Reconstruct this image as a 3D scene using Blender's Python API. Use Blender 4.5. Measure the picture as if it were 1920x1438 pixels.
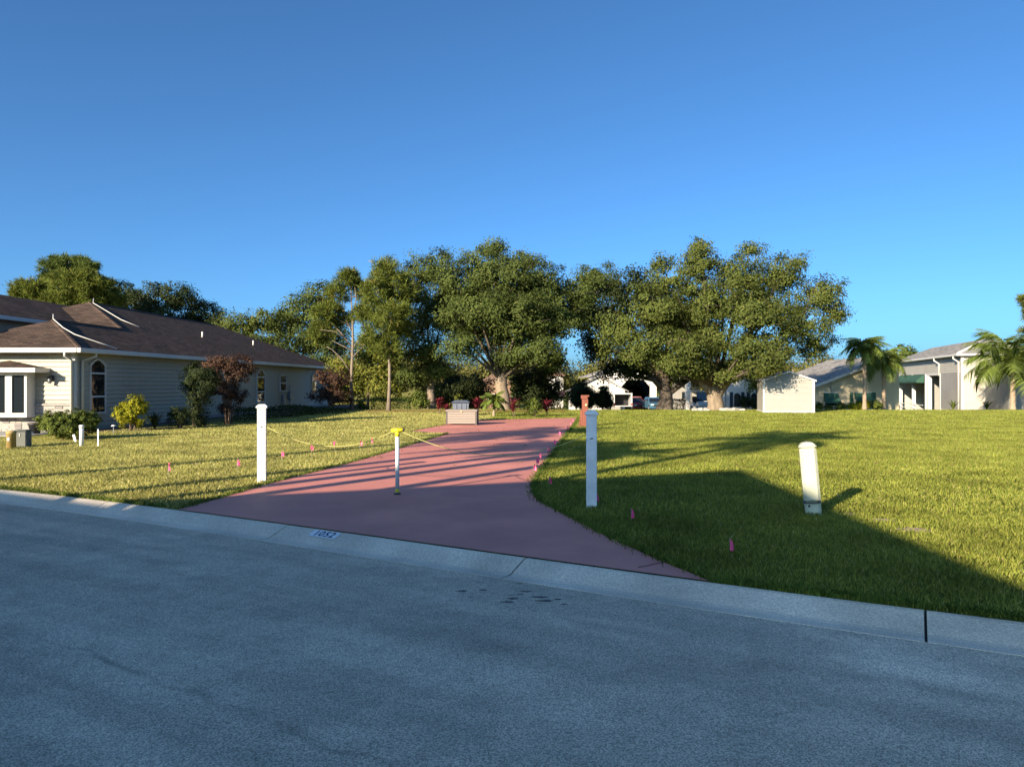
import bpy, math, random
import numpy as np
from mathutils import Vector, Matrix
for o in list(bpy.data.objects): bpy.data.objects.remove(o)
random.seed(4)
rng = np.random.default_rng(11)
S = bpy.context.scene
COL = S.collection

# ------------------------------------------------------------------ camera, world, sun, exposure
CAM_H, FPX, CX, CY = 1.6, 1400.0, 960.0, 719.0
cam = bpy.data.cameras.new('camera'); camo = bpy.data.objects.new('camera', cam); COL.objects.link(camo)
camo.location = (0, 0, CAM_H); camo.rotation_euler = (math.radians(90), 0, 0)
cam.sensor_fit = 'HORIZONTAL'; cam.sensor_width = 36.0; cam.lens = FPX/1920*36.0
cam.clip_start = 0.05; cam.clip_end = 8000
S.camera = camo
SUNDIR = Vector((0.607, 0.793, 0))          # the way the light travels over the ground
ELEV = math.radians(18.4)
W = bpy.data.worlds.new('World'); S.world = W; W.use_nodes = True
nt = W.node_tree; bg = nt.nodes['Background']
sky = nt.nodes.new('ShaderNodeTexSky'); sky.sky_type = 'NISHITA'; sky.sun_disc = False
sky.sun_elevation = ELEV; sky.sun_rotation = math.atan2(-SUNDIR.x, -SUNDIR.y)
sky.altitude = 0; sky.air_density = 0.6; sky.dust_density = 1.5; sky.ozone_density = 7.0
tint = nt.nodes.new('ShaderNodeVectorMath'); tint.operation = 'MULTIPLY'; tint.inputs[1].default_value = (.86, 1.04, .94)   # white balance, the same all over the sky
nt.links.new(sky.outputs[0], tint.inputs[0]); nt.links.new(tint.outputs[0], bg.inputs[0]); bg.inputs[1].default_value = 0.098
sl = bpy.data.lights.new('sun', 'SUN'); sl.energy = 5.0; sl.angle = math.radians(0.53); sl.color = (1.0, 0.83, 0.60)
so = bpy.data.objects.new('sun', sl); COL.objects.link(so)
ld = Vector((SUNDIR.x*math.cos(ELEV), SUNDIR.y*math.cos(ELEV), -math.sin(ELEV)))
so.rotation_euler = ld.to_track_quat('-Z', 'Y').to_euler(); so.location = (-40, -50, 40)
S.view_settings.view_transform = 'Standard'; S.view_settings.look = 'None'
S.view_settings.gamma = 1; S.view_settings.use_curve_mapping = False; S.view_settings.exposure = 1.26
S.render.engine = 'CYCLES'; S.cycles.use_denoising = True
S.cycles.max_bounces = 6; S.cycles.diffuse_bounces = 3; S.cycles.glossy_bounces = 3
S.cycles.transmission_bounces = 3; S.cycles.transparent_max_bounces = 4; S.cycles.caustics_reflective = False

# ------------------------------------------------------------------ helpers
SLOPE = 50.5/1400
Y_CREST, Y_FOOT = CAM_H/SLOPE, 100.0
def zg(y):                                   # height of the ground at depth y
    if y <= Y_CREST: return 0.0
    return CAM_H - SLOPE*min(y, Y_FOOT)
def gp(x, y, z=0.0):                         # a point of the level lawn from where it shows
    d = (CAM_H - z)*FPX/(y - CY)
    return Vector(((x - CX)/FPX*d, d, z))
def at(x, y, d):                             # a point at depth d
    return Vector(((x - CX)/FPX*d, d, CAM_H - (y - CY)/FPX*d))
def mx(x, d): return (x - CX)/FPX*d
def mz(y, d): return CAM_H - (y - CY)/FPX*d

def tag(o, label=None, cat=None, group=None, kind=None):
    if label: o['label'] = label
    if cat: o['category'] = cat
    if group: o['group'] = group
    if kind: o['kind'] = kind
    return o
def thing(name, label, cat, loc=(0, 0, 0), rotz=0.0, group=None, kind=None):
    o = bpy.data.objects.new(name, None); COL.objects.link(o)
    o.location = loc; o.rotation_euler = (0, 0, rotz); o.empty_display_size = .2
    return tag(o, label, cat, group, kind)
def link(name, me, mat, parent=None):
    o = bpy.data.objects.new(name, me); COL.objects.link(o)
    if mat is not None and not me.materials: me.materials.append(mat)
    if parent is not None: o.parent = parent
    return o
def np_mesh(name, V, F, smooth=False):
    """V (n,3), F (m,k) all of one size"""
    V = np.ascontiguousarray(V, dtype=np.float32); F = np.ascontiguousarray(F, dtype=np.int32)
    me = bpy.data.meshes.new(name); n, k = F.shape
    me.vertices.add(len(V)); me.vertices.foreach_set('co', V.ravel())
    me.loops.add(n*k); me.loops.foreach_set('vertex_index', F.ravel())
    me.polygons.add(n); me.polygons.foreach_set('loop_start', np.arange(0, n*k, k, dtype=np.int32))
    if smooth: me.polygons.foreach_set('use_smooth', np.ones(n, dtype=bool))
    me.update(calc_edges=True); me.validate()
    return me
class MB:
    def __init__(s): s.v = []; s.f = []; s.sm = []
    def add(s, vs, fs, smooth=False):
        b = len(s.v); s.v += [tuple(v) for v in vs]; s.f += [tuple(i + b for i in f) for f in fs]; s.sm += [smooth]*len(fs); return s
    def box(s, x0, x1, y0, y1, z0, z1):
        return s.add([(x0,y0,z0),(x1,y0,z0),(x1,y1,z0),(x0,y1,z0),(x0,y0,z1),(x1,y0,z1),(x1,y1,z1),(x0,y1,z1)],
                     [(0,3,2,1),(4,5,6,7),(0,1,5,4),(1,2,6,5),(2,3,7,6),(3,0,4,7)])
    def bbox(s, x0, x1, y0, y1, z0, z1, b=.01):   # box with chamfered edges
        vs = []; 
        for (x, sx) in ((x0, 1), (x1, -1)):
            for (y, sy) in ((y0, 1), (y1, -1)):
                for (z, sz) in ((z0, 1), (z1, -1)):
                    vs += [(x+sx*b, y+sy*b, z), (x+sx*b, y, z+sz*b), (x, y+sy*b, z+sz*b)]
        i = lambda a, bb, c, k: (a*4 + bb*2 + c)*3 + k
        fs = [(i(0,0,0,0),i(0,1,0,0),i(1,1,0,0),i(1,0,0,0)), (i(0,0,1,0),i(1,0,1,0),i(1,1,1,0),i(0,1,1,0)),
              (i(0,0,0,1),i(1,0,0,1),i(1,0,1,1),i(0,0,1,1)), (i(0,1,0,1),i(0,1,1,1),i(1,1,1,1),i(1,1,0,1)),
              (i(0,0,0,2),i(0,0,1,2),i(0,1,1,2),i(0,1,0,2)), (i(1,0,0,2),i(1,1,0,2),i(1,1,1,2),i(1,0,1,2))]
        for a in (0,1):
            for c in (0,1):
                fs.append((i(a,0,c,0),i(a,0,c,2),i(a,1,c,2),i(a,1,c,0)))
                fs.append((i(0,a,c,0),i(0,a,c,1),i(1,a,c,1),i(1,a,c,0)))
                fs.append((i(a,c,0,1),i(a,c,0,2),i(a,c,1,2),i(a,c,1,1)))
        for a in (0,1):
            for b_ in (0,1):
                for c in (0,1): fs.append((i(a,b_,c,0),i(a,b_,c,1),i(a,b_,c,2)))
        return s.add(vs, fs)
    def prism(s, poly, axis, a0, a1):
        """poly of 2-D points extruded along an axis: 'y' -> (x,z), 'x' -> (y,z), 'z' -> (x,y)"""
        def P(p, a): return {'y': (p[0], a, p[1]), 'x': (a, p[0], p[1]), 'z': (p[0], p[1], a)}[axis]
        n = len(poly); vs = [P(p, a0) for p in poly] + [P(p, a1) for p in poly]
        fs = [tuple(range(n)), tuple(range(2*n - 1, n - 1, -1))] + [(i, (i+1) % n, n + (i+1) % n, n + i) for i in range(n)]
        return s.add(vs, fs)
    def tube(s, pts, rad, n=8, cap=True, smooth=True):
        pts = [Vector(p) for p in pts]; m = len(pts)
        if not hasattr(rad, '__len__'): rad = [rad]*m
        vs = []; up = None
        for i, p in enumerate(pts):
            t = (pts[min(i+1, m-1)] - pts[max(i-1, 0)]).normalized()
            if up is None:
                up = Vector((0, 0, 1)) if abs(t.z) < .9 else Vector((1, 0, 0))
            a = t.cross(up)
            if a.length < 1e-5: a = t.cross(Vector((0, 1, .1)))
            a.normalize(); b = a.cross(t).normalized(); up = b
            for k in range(n):
                q = 2*math.pi*k/n; vs.append(p + (a*math.cos(q) + b*math.sin(q))*rad[i])
        fs = [(i*n + k, i*n + (k+1) % n, (i+1)*n + (k+1) % n, (i+1)*n + k) for i in range(m-1) for k in range(n)]
        if cap: fs += [tuple(range(n-1, -1, -1)), tuple((m-1)*n + k for k in range(n))]
        return s.add(vs, fs, smooth)
    def lathe(s, prof, n=16, c=(0, 0)):
        vs = [(c[0] + r*math.cos(2*math.pi*k/n), c[1] + r*math.sin(2*math.pi*k/n), z) for r, z in prof for k in range(n)]
        m = len(prof)
        fs = [(i*n + k, i*n + (k+1) % n, (i+1)*n + (k+1) % n, (i+1)*n + k) for i in range(m-1) for k in range(n)]
        fs += [tuple(range(n-1, -1, -1)), tuple((m-1)*n + k for k in range(n))]
        return s.add(vs, fs, True)
    def mesh(s, name, M=None):
        me = bpy.data.meshes.new(name); me.from_pydata(s.v, [], s.f)
        me.polygons.foreach_set('use_smooth', s.sm)
        if M is not None: me.transform(M)
        me.update(); me.validate(); return me
    def build(s, name, mat, parent=None, M=None):
        return link(name, s.mesh(name, M), mat, parent)

# ------------------------------------------------------------------ materials
def mat(name, base, rough=.7, var=.12, scale=6.0, bump=0.0, bscale=40.0, metal=0.0, spec=.5, var2=0.0, scale2=.6, hue=None, stretch=(1, 1, 1), coat=0.0):
    m = bpy.data.materials.new(name); m.use_nodes = True; N = m.node_tree.nodes; L = m.node_tree.links
    p = N['Principled BSDF']; p.inputs['Roughness'].default_value = rough; p.inputs['Metallic'].default_value = metal
    p.inputs['Specular IOR Level'].default_value = spec; p.inputs['Coat Weight'].default_value = coat
    tc = N.new('ShaderNodeTexCoord'); mp = N.new('ShaderNodeMapping'); mp.inputs['Scale'].default_value = stretch
    L.new(tc.outputs['Object'], mp.inputs[0])
    n1 = N.new('ShaderNodeTexNoise'); n1.inputs['Scale'].default_value = scale; n1.inputs['Detail'].default_value = 6; n1.inputs['Roughness'].default_value = .65
    L.new(mp.outputs[0], n1.inputs['Vector'])
    r = N.new('ShaderNodeValToRGB'); r.color_ramp.elements[0].position = .3; r.color_ramp.elements[1].position = .7
    h = hue or (1, 1, 1)
    r.color_ramp.elements[0].color = (base[0]*(1-var), base[1]*(1-var), base[2]*(1-var), 1)
    r.color_ramp.elements[1].color = (min(1, base[0]*(1+var)*h[0]), min(1, base[1]*(1+var)*h[1]), min(1, base[2]*(1+var)*h[2]), 1)
    L.new(n1.outputs[0], r.inputs[0]); out = r.outputs[0]
    if var2:
        n2 = N.new('ShaderNodeTexNoise'); n2.inputs['Scale'].default_value = scale2; n2.inputs['Detail'].default_value = 4
        L.new(tc.outputs['Object'], n2.inputs['Vector'])
        mr = N.new('ShaderNodeMapRange'); mr.inputs[1].default_value = .3; mr.inputs[2].default_value = .7; mr.inputs[3].default_value = 1-var2; mr.inputs[4].default_value = 1+var2
        L.new(n2.outputs[0], mr.inputs[0])
        mm = N.new('ShaderNodeVectorMath'); mm.operation = 'SCALE'; L.new(out, mm.inputs[0]); L.new(mr.outputs[0], mm.inputs['Scale']); out = mm.outputs[0]
    L.new(out, p.inputs['Base Color'])
    if bump:
        nb = N.new('ShaderNodeTexNoise'); nb.inputs['Scale'].default_value = bscale; nb.inputs['Detail'].default_value = 4
        L.new(mp.outputs[0], nb.inputs['Vector'])
        b = N.new('ShaderNodeBump'); b.inputs['Strength'].default_value = bump; b.inputs['Distance'].default_value = .02
        L.new(nb.outputs[0], b.inputs['Height']); L.new(b.outputs[0], p.inputs['Normal'])
    return m
def leaf_mat(name, c0, c1, c2=None, trans=.25, rough=.55, patch=(.75, 1.25), pscale=.7):
    m = bpy.data.materials.new(name); m.use_nodes = True; N = m.node_tree.nodes; L = m.node_tree.links
    p = N['Principled BSDF']; p.inputs['Roughness'].default_value = rough + .12; p.inputs['Specular IOR Level'].default_value = .12
    g = N.new('ShaderNodeNewGeometry'); r = N.new('ShaderNodeValToRGB')
    r.color_ramp.elements[0].color = (*c0, 1); r.color_ramp.elements[1].color = (*c1, 1)
    if c2:
        e = r.color_ramp.elements.new(.93); e.color = (*c1, 1); r.color_ramp.elements[2].position = 1.0; r.color_ramp.elements[2].color = (*c2, 1)
    L.new(g.outputs['Random Per Island'], r.inputs[0])
    n = N.new('ShaderNodeTexNoise'); n.inputs['Scale'].default_value = pscale; n.inputs['Detail'].default_value = 4
    L.new(g.outputs['Position'], n.inputs['Vector'])
    mr = N.new('ShaderNodeMapRange'); mr.inputs[1].default_value = .3; mr.inputs[2].default_value = .7; mr.inputs[3].default_value = patch[0]; mr.inputs[4].default_value = patch[1]
    L.new(n.outputs[0], mr.inputs[0])
    mm = N.new('ShaderNodeVectorMath'); mm.operation = 'SCALE'; L.new(r.outputs[0], mm.inputs[0]); L.new(mr.outputs[0], mm.inputs['Scale'])
    L.new(mm.outputs[0], p.inputs['Base Color'])
    t = N.new('ShaderNodeBsdfTranslucent'); L.new(mm.outputs[0], t.inputs['Color'])
    ms = N.new('ShaderNodeMixShader'); ms.inputs[0].default_value = trans
    L.new(p.outputs[0], ms.inputs[1]); L.new(t.outputs[0], ms.inputs[2]); L.new(ms.outputs[0], N['Material Output'].inputs[0])
    return m
def glass_mat(name, base=(.012, .016, .02), rough=.03):
    m = bpy.data.materials.new(name); m.use_nodes = True; p = m.node_tree.nodes['Principled BSDF']
    p.inputs['Base Color'].default_value = (*base, 1); p.inputs['Roughness'].default_value = rough; p.inputs['Specular IOR Level'].default_value = .9
    N = m.node_tree.nodes; L = m.node_tree.links
    nb = N.new('ShaderNodeTexNoise'); nb.inputs['Scale'].default_value = 1.7; tc = N.new('ShaderNodeTexCoord'); L.new(tc.outputs['Object'], nb.inputs['Vector'])
    b = N.new('ShaderNodeBump'); b.inputs['Strength'].default_value = .05; b.inputs['Distance'].default_value = .05
    L.new(nb.outputs[0], b.inputs['Height']); L.new(b.outputs[0], p.inputs['Normal'])
    return m
def shingle_mat(name, base, course=.14):
    m = mat(name, base, .95, .22, 9, .5, 120, spec=.15, var2=.16, scale2=.9)
    N = m.node_tree.nodes; L = m.node_tree.links; p = N['Principled BSDF']
    src = p.inputs['Base Color'].links[0].from_socket
    tc = N.new('ShaderNodeTexCoord'); sx = N.new('ShaderNodeSeparateXYZ'); L.new(tc.outputs['Object'], sx.inputs[0])
    # courses follow height; tabs follow the plan position
    ad = N.new('ShaderNodeMath'); ad.operation = 'ADD'; L.new(sx.outputs[0], ad.inputs[0]); L.new(sx.outputs[1], ad.inputs[1])
    cb = N.new('ShaderNodeCombineXYZ'); L.new(ad.outputs[0], cb.inputs[0])
    ml = N.new('ShaderNodeMath'); ml.operation = 'MULTIPLY'; ml.inputs[1].default_value = 2.6; L.new(sx.outputs[2], ml.inputs[0]); L.new(ml.outputs[0], cb.inputs[1])
    br = N.new('ShaderNodeTexBrick'); br.inputs['Scale'].default_value = 1.0; br.inputs['Brick Width'].default_value = .32; br.inputs['Row Height'].default_value = course
    br.inputs['Mortar Size'].default_value = .012; br.inputs['Color1'].default_value = (.62, .62, .62, 1); br.inputs['Color2'].default_value = (1.4, 1.32, 1.25, 1); br.inputs['Mortar'].default_value = (.55, .55, .55, 1)
    L.new(cb.outputs[0], br.inputs['Vector'])
    mu = N.new('ShaderNodeVectorMath'); mu.operation = 'MULTIPLY'; L.new(src, mu.inputs[0]); L.new(br.outputs['Color'], mu.inputs[1])
    L.new(mu.outputs[0], p.inputs['Base Color'])
    return m

M = {}
M['white'] = mat('white_vinyl', (0.78, 0.79, 0.8), .5, .10, 5, .05, 30, var2=.09, scale2=2.5)
M['trim'] = mat('white_trim', (0.56, 0.55, 0.53), .5, .05, 4, var2=.05)
M['siding'] = mat('beige_siding', (0.385, 0.355, 0.29), .6, .05, 5, var2=.05, scale2=.8)
M['whitestucco'] = mat('white_stucco', (0.58, 0.56, 0.53), .9, .06, 3, .2, 60)
M['cream'] = mat('cream_stucco', (0.44, 0.39, 0.27), .9, .05, 3, .2, 60)
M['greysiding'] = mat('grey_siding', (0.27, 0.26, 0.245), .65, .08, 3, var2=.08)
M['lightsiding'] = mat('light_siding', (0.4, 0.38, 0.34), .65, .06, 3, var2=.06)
M['shedsiding'] = mat('shed_siding', (0.31, 0.3, 0.265), .6, .06, 3, var2=.05)
M['roofbrown'] = shingle_mat('brown_shingles', (0.072, 0.052, 0.043))
M['roofgrey'] = shingle_mat('grey_shingles', (0.27, 0.265, 0.26))
M['rooftan'] = shingle_mat('tan_shingles', (0.25, 0.165, 0.115))
M['glass'] = glass_mat('window_glass')
M['dark'] = mat('interior_shade', (.02, .02, .022), .9, .2)  # near-black colour puts the shade inside garage and trailer into the surface
M['concrete'] = mat('concrete', (0.33, 0.32, 0.3), .95, .12, 3, .4, 70, var2=.1)
M['black'] = mat('black_plastic', (.02, .02, .022), .5, .2)
M['rubber'] = mat('rubber', (.018, .018, .018), .85, .2)
M['grey'] = mat('grey_plastic', (.20, .22, .24), .45, .1)
M['steel'] = mat('steel', (.5, .5, .5), .35, .1, metal=.9)
M['slate'] = mat('slate_box', (.085, .095, .09), .6, .15, 4)
M['tan'] = mat('tan_pedestal', (0.36, 0.29, 0.13), .7, .25, 6, hue=(1, .85, .6))
M['yellow'] = mat('yellow_tape', (.80, .66, .02), .5, .08)
M['rope'] = mat('yellow_rope', (.42, .41, .14), .7, .15, 30)
M['pvc'] = mat('pvc_pipe', (.62, .66, .68), .35, .1, 9)
M['pedestal'] = mat('pale_green_plastic', (0.46, 0.475, 0.36), .55, .10, 5, var2=.10, scale2=4)
M['pink'] = mat('pink_flag', (0.98, 0.1, 0.28), .5, .06)
M['wire'] = mat('flag_wire', (.35, .33, .32), .5, .1, metal=.6)
M['redwood'] = mat('red_painted_wood', (0.24, 0.078, 0.052), .75, .15, 8, var2=.1)
M['brass'] = mat('brass', (.75, .55, .25), .4, .1, metal=.5)
M['box'] = mat('taupe_resin', (.26, .22, .19), .6, .12, 14, .15, 60, stretch=(1, 1, 6))
M['boxdark'] = mat('dark_resin', (.075, .065, .06), .6, .1)
M['bin'] = mat('grey_bin', (0.13, 0.155, 0.2), .45, .1)
M['binlid'] = mat('bin_lid', (.06, .075, .11), .45, .1)
M['stone'] = mat('stone_veneer', (0.36, 0.34, 0.33), .9, .35, 9, .6, 50, hue=(1, .96, .9))
M['stone2'] = mat('stone_veneer_dark', (0.2, 0.185, 0.185), .9, .35, 9, .6, 50)
M['green'] = mat('green_awning', (.02, .075, .05), .8, .12)
M['navy'] = mat('navy_shutter', (.012, .03, .06), .5, .1)
M['bark'] = mat('oak_bark', (0.225, 0.175, 0.125), .95, .35, 5, 1.0, 14, var2=.2, scale2=2, stretch=(1, 1, .25))
M['limb'] = mat('limb_bark', (.115, .09, .066), .95, .35, 5, 1.0, 14)
M['barkpine'] = mat('pine_bark', (0.2, 0.16, 0.125), .95, .35, 6, 1.0, 18, stretch=(1, 1, .35))
M['barkdark'] = mat('dark_bark', (.13, .105, .085), .95, .35, 5, .8, 14, stretch=(1, 1, .3))
M['barkpalm'] = mat('palm_bark', (0.3, 0.23, 0.165), .95, .25, 5, .6, 12, stretch=(.3, .3, 4))
M['stem'] = mat('shrub_stem', (.16, .11, .08), .9, .25)
M['oak'] = leaf_mat('oak_leaves', (0.046, 0.067, 0.017), (0.091, 0.116, 0.027), (0.128, 0.128, 0.038), .2)
M['oak2'] = leaf_mat('oak_leaves_olive', (0.054, 0.074, 0.017), (0.110, 0.131, 0.029), (0.149, 0.142, 0.041), .22)
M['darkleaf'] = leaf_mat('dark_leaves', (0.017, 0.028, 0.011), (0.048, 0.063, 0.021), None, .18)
M['pine'] = leaf_mat('pine_needles', (0.066, 0.094, 0.018), (0.166, 0.194, 0.034), (0.266, 0.189, 0.056), .25)
M['pinedry'] = leaf_mat('dry_needles', (.11, .085, .045), (.20, .15, .075), None, .2)
M['limeleaf'] = leaf_mat('light_leaves', (0.081, 0.100, 0.017), (0.200, 0.209, 0.038), (0.266, 0.190, 0.048), .3)
M['yellowleaf'] = leaf_mat('yellow_green_leaves', (0.128, 0.145, 0.010), (0.357, 0.340, 0.025), None, .3)
M['bushleaf'] = leaf_mat('bush_leaves', (0.041, 0.065, 0.014), (0.129, 0.158, 0.030), (0.281, 0.316, 0.047), .25)
M['purple'] = leaf_mat('purple_leaves', (0.036, 0.020, 0.022), (0.104, 0.060, 0.036), (0.208, 0.104, 0.048), .25)
M['cordyline'] = leaf_mat('cordyline_leaves', (0.117, 0.017, 0.027), (0.306, 0.045, 0.063), (0.360, 0.162, 0.126), .3)
M['palm'] = leaf_mat('palm_leaflets', (0.089, 0.141, 0.026), (0.253, 0.312, 0.067), None, .25, .4)
M['hedge'] = leaf_mat('hedge_leaves', (0.047, 0.074, 0.019), (0.128, 0.169, 0.038), None, .22)
M['wood'] = leaf_mat('distant_foliage', (0.073, 0.083, 0.022), (0.166, 0.156, 0.044), (0.243, 0.194, 0.078), .2)
M['grassL'] = leaf_mat('straw_grass', (0.185, 0.206, 0.053), (0.482, 0.445, 0.154), (0.653, 0.592, 0.333), .3, .6, patch=(.66, 1.34), pscale=.9)
M['grassR'] = leaf_mat('green_grass', (0.102, 0.144, 0.024), (0.311, 0.322, 0.061), (0.431, 0.359, 0.164), .3, .6, patch=(.66, 1.34), pscale=.9)
M['grassE'] = leaf_mat('lush_grass', (0.055, 0.099, 0.016), (0.168, 0.228, 0.041), None, .3, .6)
M['mulch'] = mat('mulch', (.10, .065, .045), .95, .4, 12, .8, 40)
M['sand'] = mat('bare_sand', (0.3, 0.235, 0.13), .95, .2, 8, .4, 60)
M['carblue'] = mat('blue_paint', (.05, .13, .20), .25, .05, coat=.6)
M['carred'] = mat('red_paint', (.28, .02, .02), .25, .05, coat=.6)
M['carwhite'] = mat('white_paint', (0.5, 0.5, 0.5), .3, .05, coat=.5)
M['lens'] = mat('lamp_lens', (.7, .7, .68), .15, .05)
M['redlens'] = mat('red_lens', (.6, .02, .02), .2, .05)
M['plum'] = mat('dark_awning', (.035, .012, .02), .8, .1)
M['paintwhite'] = mat('white_road_paint', (.80, .84, .88), .7, .08, 20)
M['paintink'] = mat('dark_blue_paint', (.03, .06, .13), .7, .2, 30)

# lawn soil and thatch under the blades
def lawn_mat():
    m = bpy.data.materials.new('lawn'); m.use_nodes = True; N = m.node_tree.nodes; L = m.node_tree.links
    p = N['Principled BSDF']; p.inputs['Roughness'].default_value = .95; p.inputs['Specular IOR Level'].default_value = .1
    tc = N.new('ShaderNodeTexCoord'); sx = N.new('ShaderNodeSeparateXYZ'); L.new(tc.outputs['Object'], sx.inputs[0])
    def noise(sc, det=5):
        n = N.new('ShaderNodeTexNoise'); n.inputs['Scale'].default_value = sc; n.inputs['Detail'].default_value = det; L.new(tc.outputs['Object'], n.inputs['Vector']); return n.outputs[0]
    def ramp(f, c, p0=.35, p1=.65):
        r = N.new('ShaderNodeValToRGB'); r.color_ramp.elements[0].position = p0; r.color_ramp.elements[1].position = p1
        r.color_ramp.elements[0].color = (*c[0], 1); r.color_ramp.elements[1].color = (*c[1], 1); L.new(f, r.inputs[0]); return r.outputs[0]
    def mix(f, a, b, t='MIX'):
        x = N.new('ShaderNodeMix'); x.data_type = 'RGBA'; x.blend_type = t
        if isinstance(f, float): x.inputs[0].default_value = f
        else: L.new(f, x.inputs[0])
        L.new(a, x.inputs[6]); L.new(b, x.inputs[7]); return x.outputs[2]
    green = ramp(noise(9), ((.11, .135, .025), (.25, .25, .048)))
    straw = ramp(noise(7), ((.21, .205, .042), (.42, .36, .095)))
    mr = N.new('ShaderNodeMapRange'); mr.inputs[1].default_value = -2.2; mr.inputs[2].default_value = -.4; mr.inputs[3].default_value = 1; mr.inputs[4].default_value = 0
    L.new(sx.outputs[0], mr.inputs[0])
    c = mix(mr.outputs[0], green, straw)
    patch = ramp(noise(.33, 3), ((.72, .80, .75), (1.18, 1.1, 1.05)), .32, .68)
    c = mix(1.0, c, patch, 'MULTIPLY')
    fine = ramp(noise(60, 3), ((.55, .55, .5), (1.3, 1.3, 1.2)), .35, .65)
    c = mix(1.0, c, fine, 'MULTIPLY')
    L.new(c, p.inputs['Base Color'])
    b = N.new('ShaderNodeBump'); b.inputs['Strength'].default_value = .9; b.inputs['Distance'].default_value = .04
    L.new(noise(45, 4), b.inputs['Height']); L.new(b.outputs[0], p.inputs['Normal'])
    return m
M['lawn'] = lawn_mat()

def asphalt_mat():
    m = bpy.data.materials.new('asphalt'); m.use_nodes = True; N = m.node_tree.nodes; L = m.node_tree.links
    p = N['Principled BSDF']; p.inputs['Roughness'].default_value = .9; p.inputs['Specular IOR Level'].default_value = .12
    tc = N.new('ShaderNodeTexCoord')
    def mapped(sc=(1, 1, 1), rz=0.0):
        mp = N.new('ShaderNodeMapping'); mp.inputs['Scale'].default_value = sc; mp.inputs['Rotation'].default_value = (0, 0, rz); L.new(tc.outputs['Object'], mp.inputs[0]); return mp.outputs[0]
    def noise(sc, det=4, vec=None, rough=.6):
        n = N.new('ShaderNodeTexNoise'); n.inputs['Scale'].default_value = sc; n.inputs['Detail'].default_value = det; n.inputs['Roughness'].default_value = rough
        L.new(vec or tc.outputs['Object'], n.inputs['Vector']); return n.outputs[0]
    def rng_(f, a, b, lo, hi):
        r = N.new('ShaderNodeMapRange'); r.inputs[1].default_value = a; r.inputs[2].default_value = b; r.inputs[3].default_value = lo; r.inputs[4].default_value = hi; L.new(f, r.inputs[0]); return r.outputs[0]
    def mul(*fs):
        o = fs[0]
        for f in fs[1:]:
            q = N.new('ShaderNodeMath'); q.operation = 'MULTIPLY'; L.new(o, q.inputs[0]); L.new(f, q.inputs[1]); o = q.outputs[0]
        return o
    agg = N.new('ShaderNodeTexVoronoi'); agg.inputs['Scale'].default_value = 150; L.new(tc.outputs['Object'], agg.inputs['Vector'])
    bw = N.new('ShaderNodeRGBToBW'); L.new(agg.outputs['Color'], bw.inputs[0])
    m2 = N.new('ShaderNodeMapping'); m2.inputs['Scale'].default_value = (.16, 1.5, 1); L.new(mapped((1, 1, 1), math.radians(30)), m2.inputs[0]); along = m2.outputs[0]
    f = mul(rng_(bw.outputs[0], .2, .8, .60, 1.42), rng_(noise(.55, 5), .3, .7, .80, 1.16), rng_(noise(1.3, 5, along), .36, .64, .86, 1.11),
            rng_(noise(5, 5), .3, .7, .9, 1.1))
    # a long dark seam that runs down the lane, and tyre marks beside it
    sx = N.new('ShaderNodeSeparateXYZ'); L.new(mapped((1, 1, 1), math.radians(33)), sx.inputs[0])
    wob = rng_(noise(1.1, 4), .3, .7, -.12, .12)
    def seam(pos, w, dark, breakup):
        a = N.new('ShaderNodeMath'); a.operation = 'ADD'; L.new(sx.outputs[1], a.inputs[0]); L.new(wob, a.inputs[1])
        b = N.new('ShaderNodeMath'); b.operation = 'SUBTRACT'; L.new(a.outputs[0], b.inputs[0]); b.inputs[1].default_value = pos
        c = N.new('ShaderNodeMath'); c.operation = 'ABSOLUTE'; L.new(b.outputs[0], c.inputs[0])
        d = rng_(c.outputs[0], 0, w, dark, 1.0)
        e = rng_(noise(breakup, 3), .42, .6, 0, 1)
        x = N.new('ShaderNodeMix'); x.data_type = 'FLOAT'; L.new(e, x.inputs[0]); x.inputs[2].default_value = 1.0; L.new(d, x.inputs[3]); return x.outputs[0]
    f = mul(f, seam(2.42, .045, .6, .8), seam(4.75, .16, .74, .55), seam(5.6, .10, .80, .7), seam(3.9, .25, .85, .4))
    # oil drips near the drive apron
    v = N.new('ShaderNodeTexVoronoi'); v.inputs['Scale'].default_value = 5.5; v.inputs['Randomness'].default_value = 1; L.new(mapped((1, 1.6, 1), .5), v.inputs['Vector'])
    mask = N.new('ShaderNodeVectorMath'); mask.operation = 'DISTANCE'; L.new(tc.outputs['Object'], mask.inputs[0]); mask.inputs[1].default_value = (.1, 6.0, -.08)
    near = rng_(mask.outputs['Value'], .25, .75, 1, 0)
    spot = rng_(v.outputs['Distance'], .10, .22, .38, 1.0)
    x = N.new('ShaderNodeMix'); x.data_type = 'FLOAT'; L.new(near, x.inputs[0]); x.inputs[2].default_value = 1.0; L.new(spot, x.inputs[3])
    f = mul(f, x.outputs[0])
    # pale sand washed out of the kerb joint
    mask2 = N.new('ShaderNodeVectorMath'); mask2.operation = 'DISTANCE'; L.new(tc.outputs['Object'], mask2.inputs[0]); mask2.inputs[1].default_value = (2.35, 4.5, -.07)
    f2 = mul(rng_(mask2.outputs['Value'], .08, .5, 1.32, 1.0), rng_(noise(3), .3, .7, .95, 1.05))
    f = mul(f, f2)
    sc = N.new('ShaderNodeVectorMath'); sc.operation = 'SCALE'; sc.inputs[0].default_value = (.60, .515, .40); L.new(f, sc.inputs['Scale'])
    L.new(sc.outputs[0], p.inputs['Base Color'])
    b = N.new('ShaderNodeBump'); b.inputs['Strength'].default_value = .7; b.inputs['Distance'].default_value = .006
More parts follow.
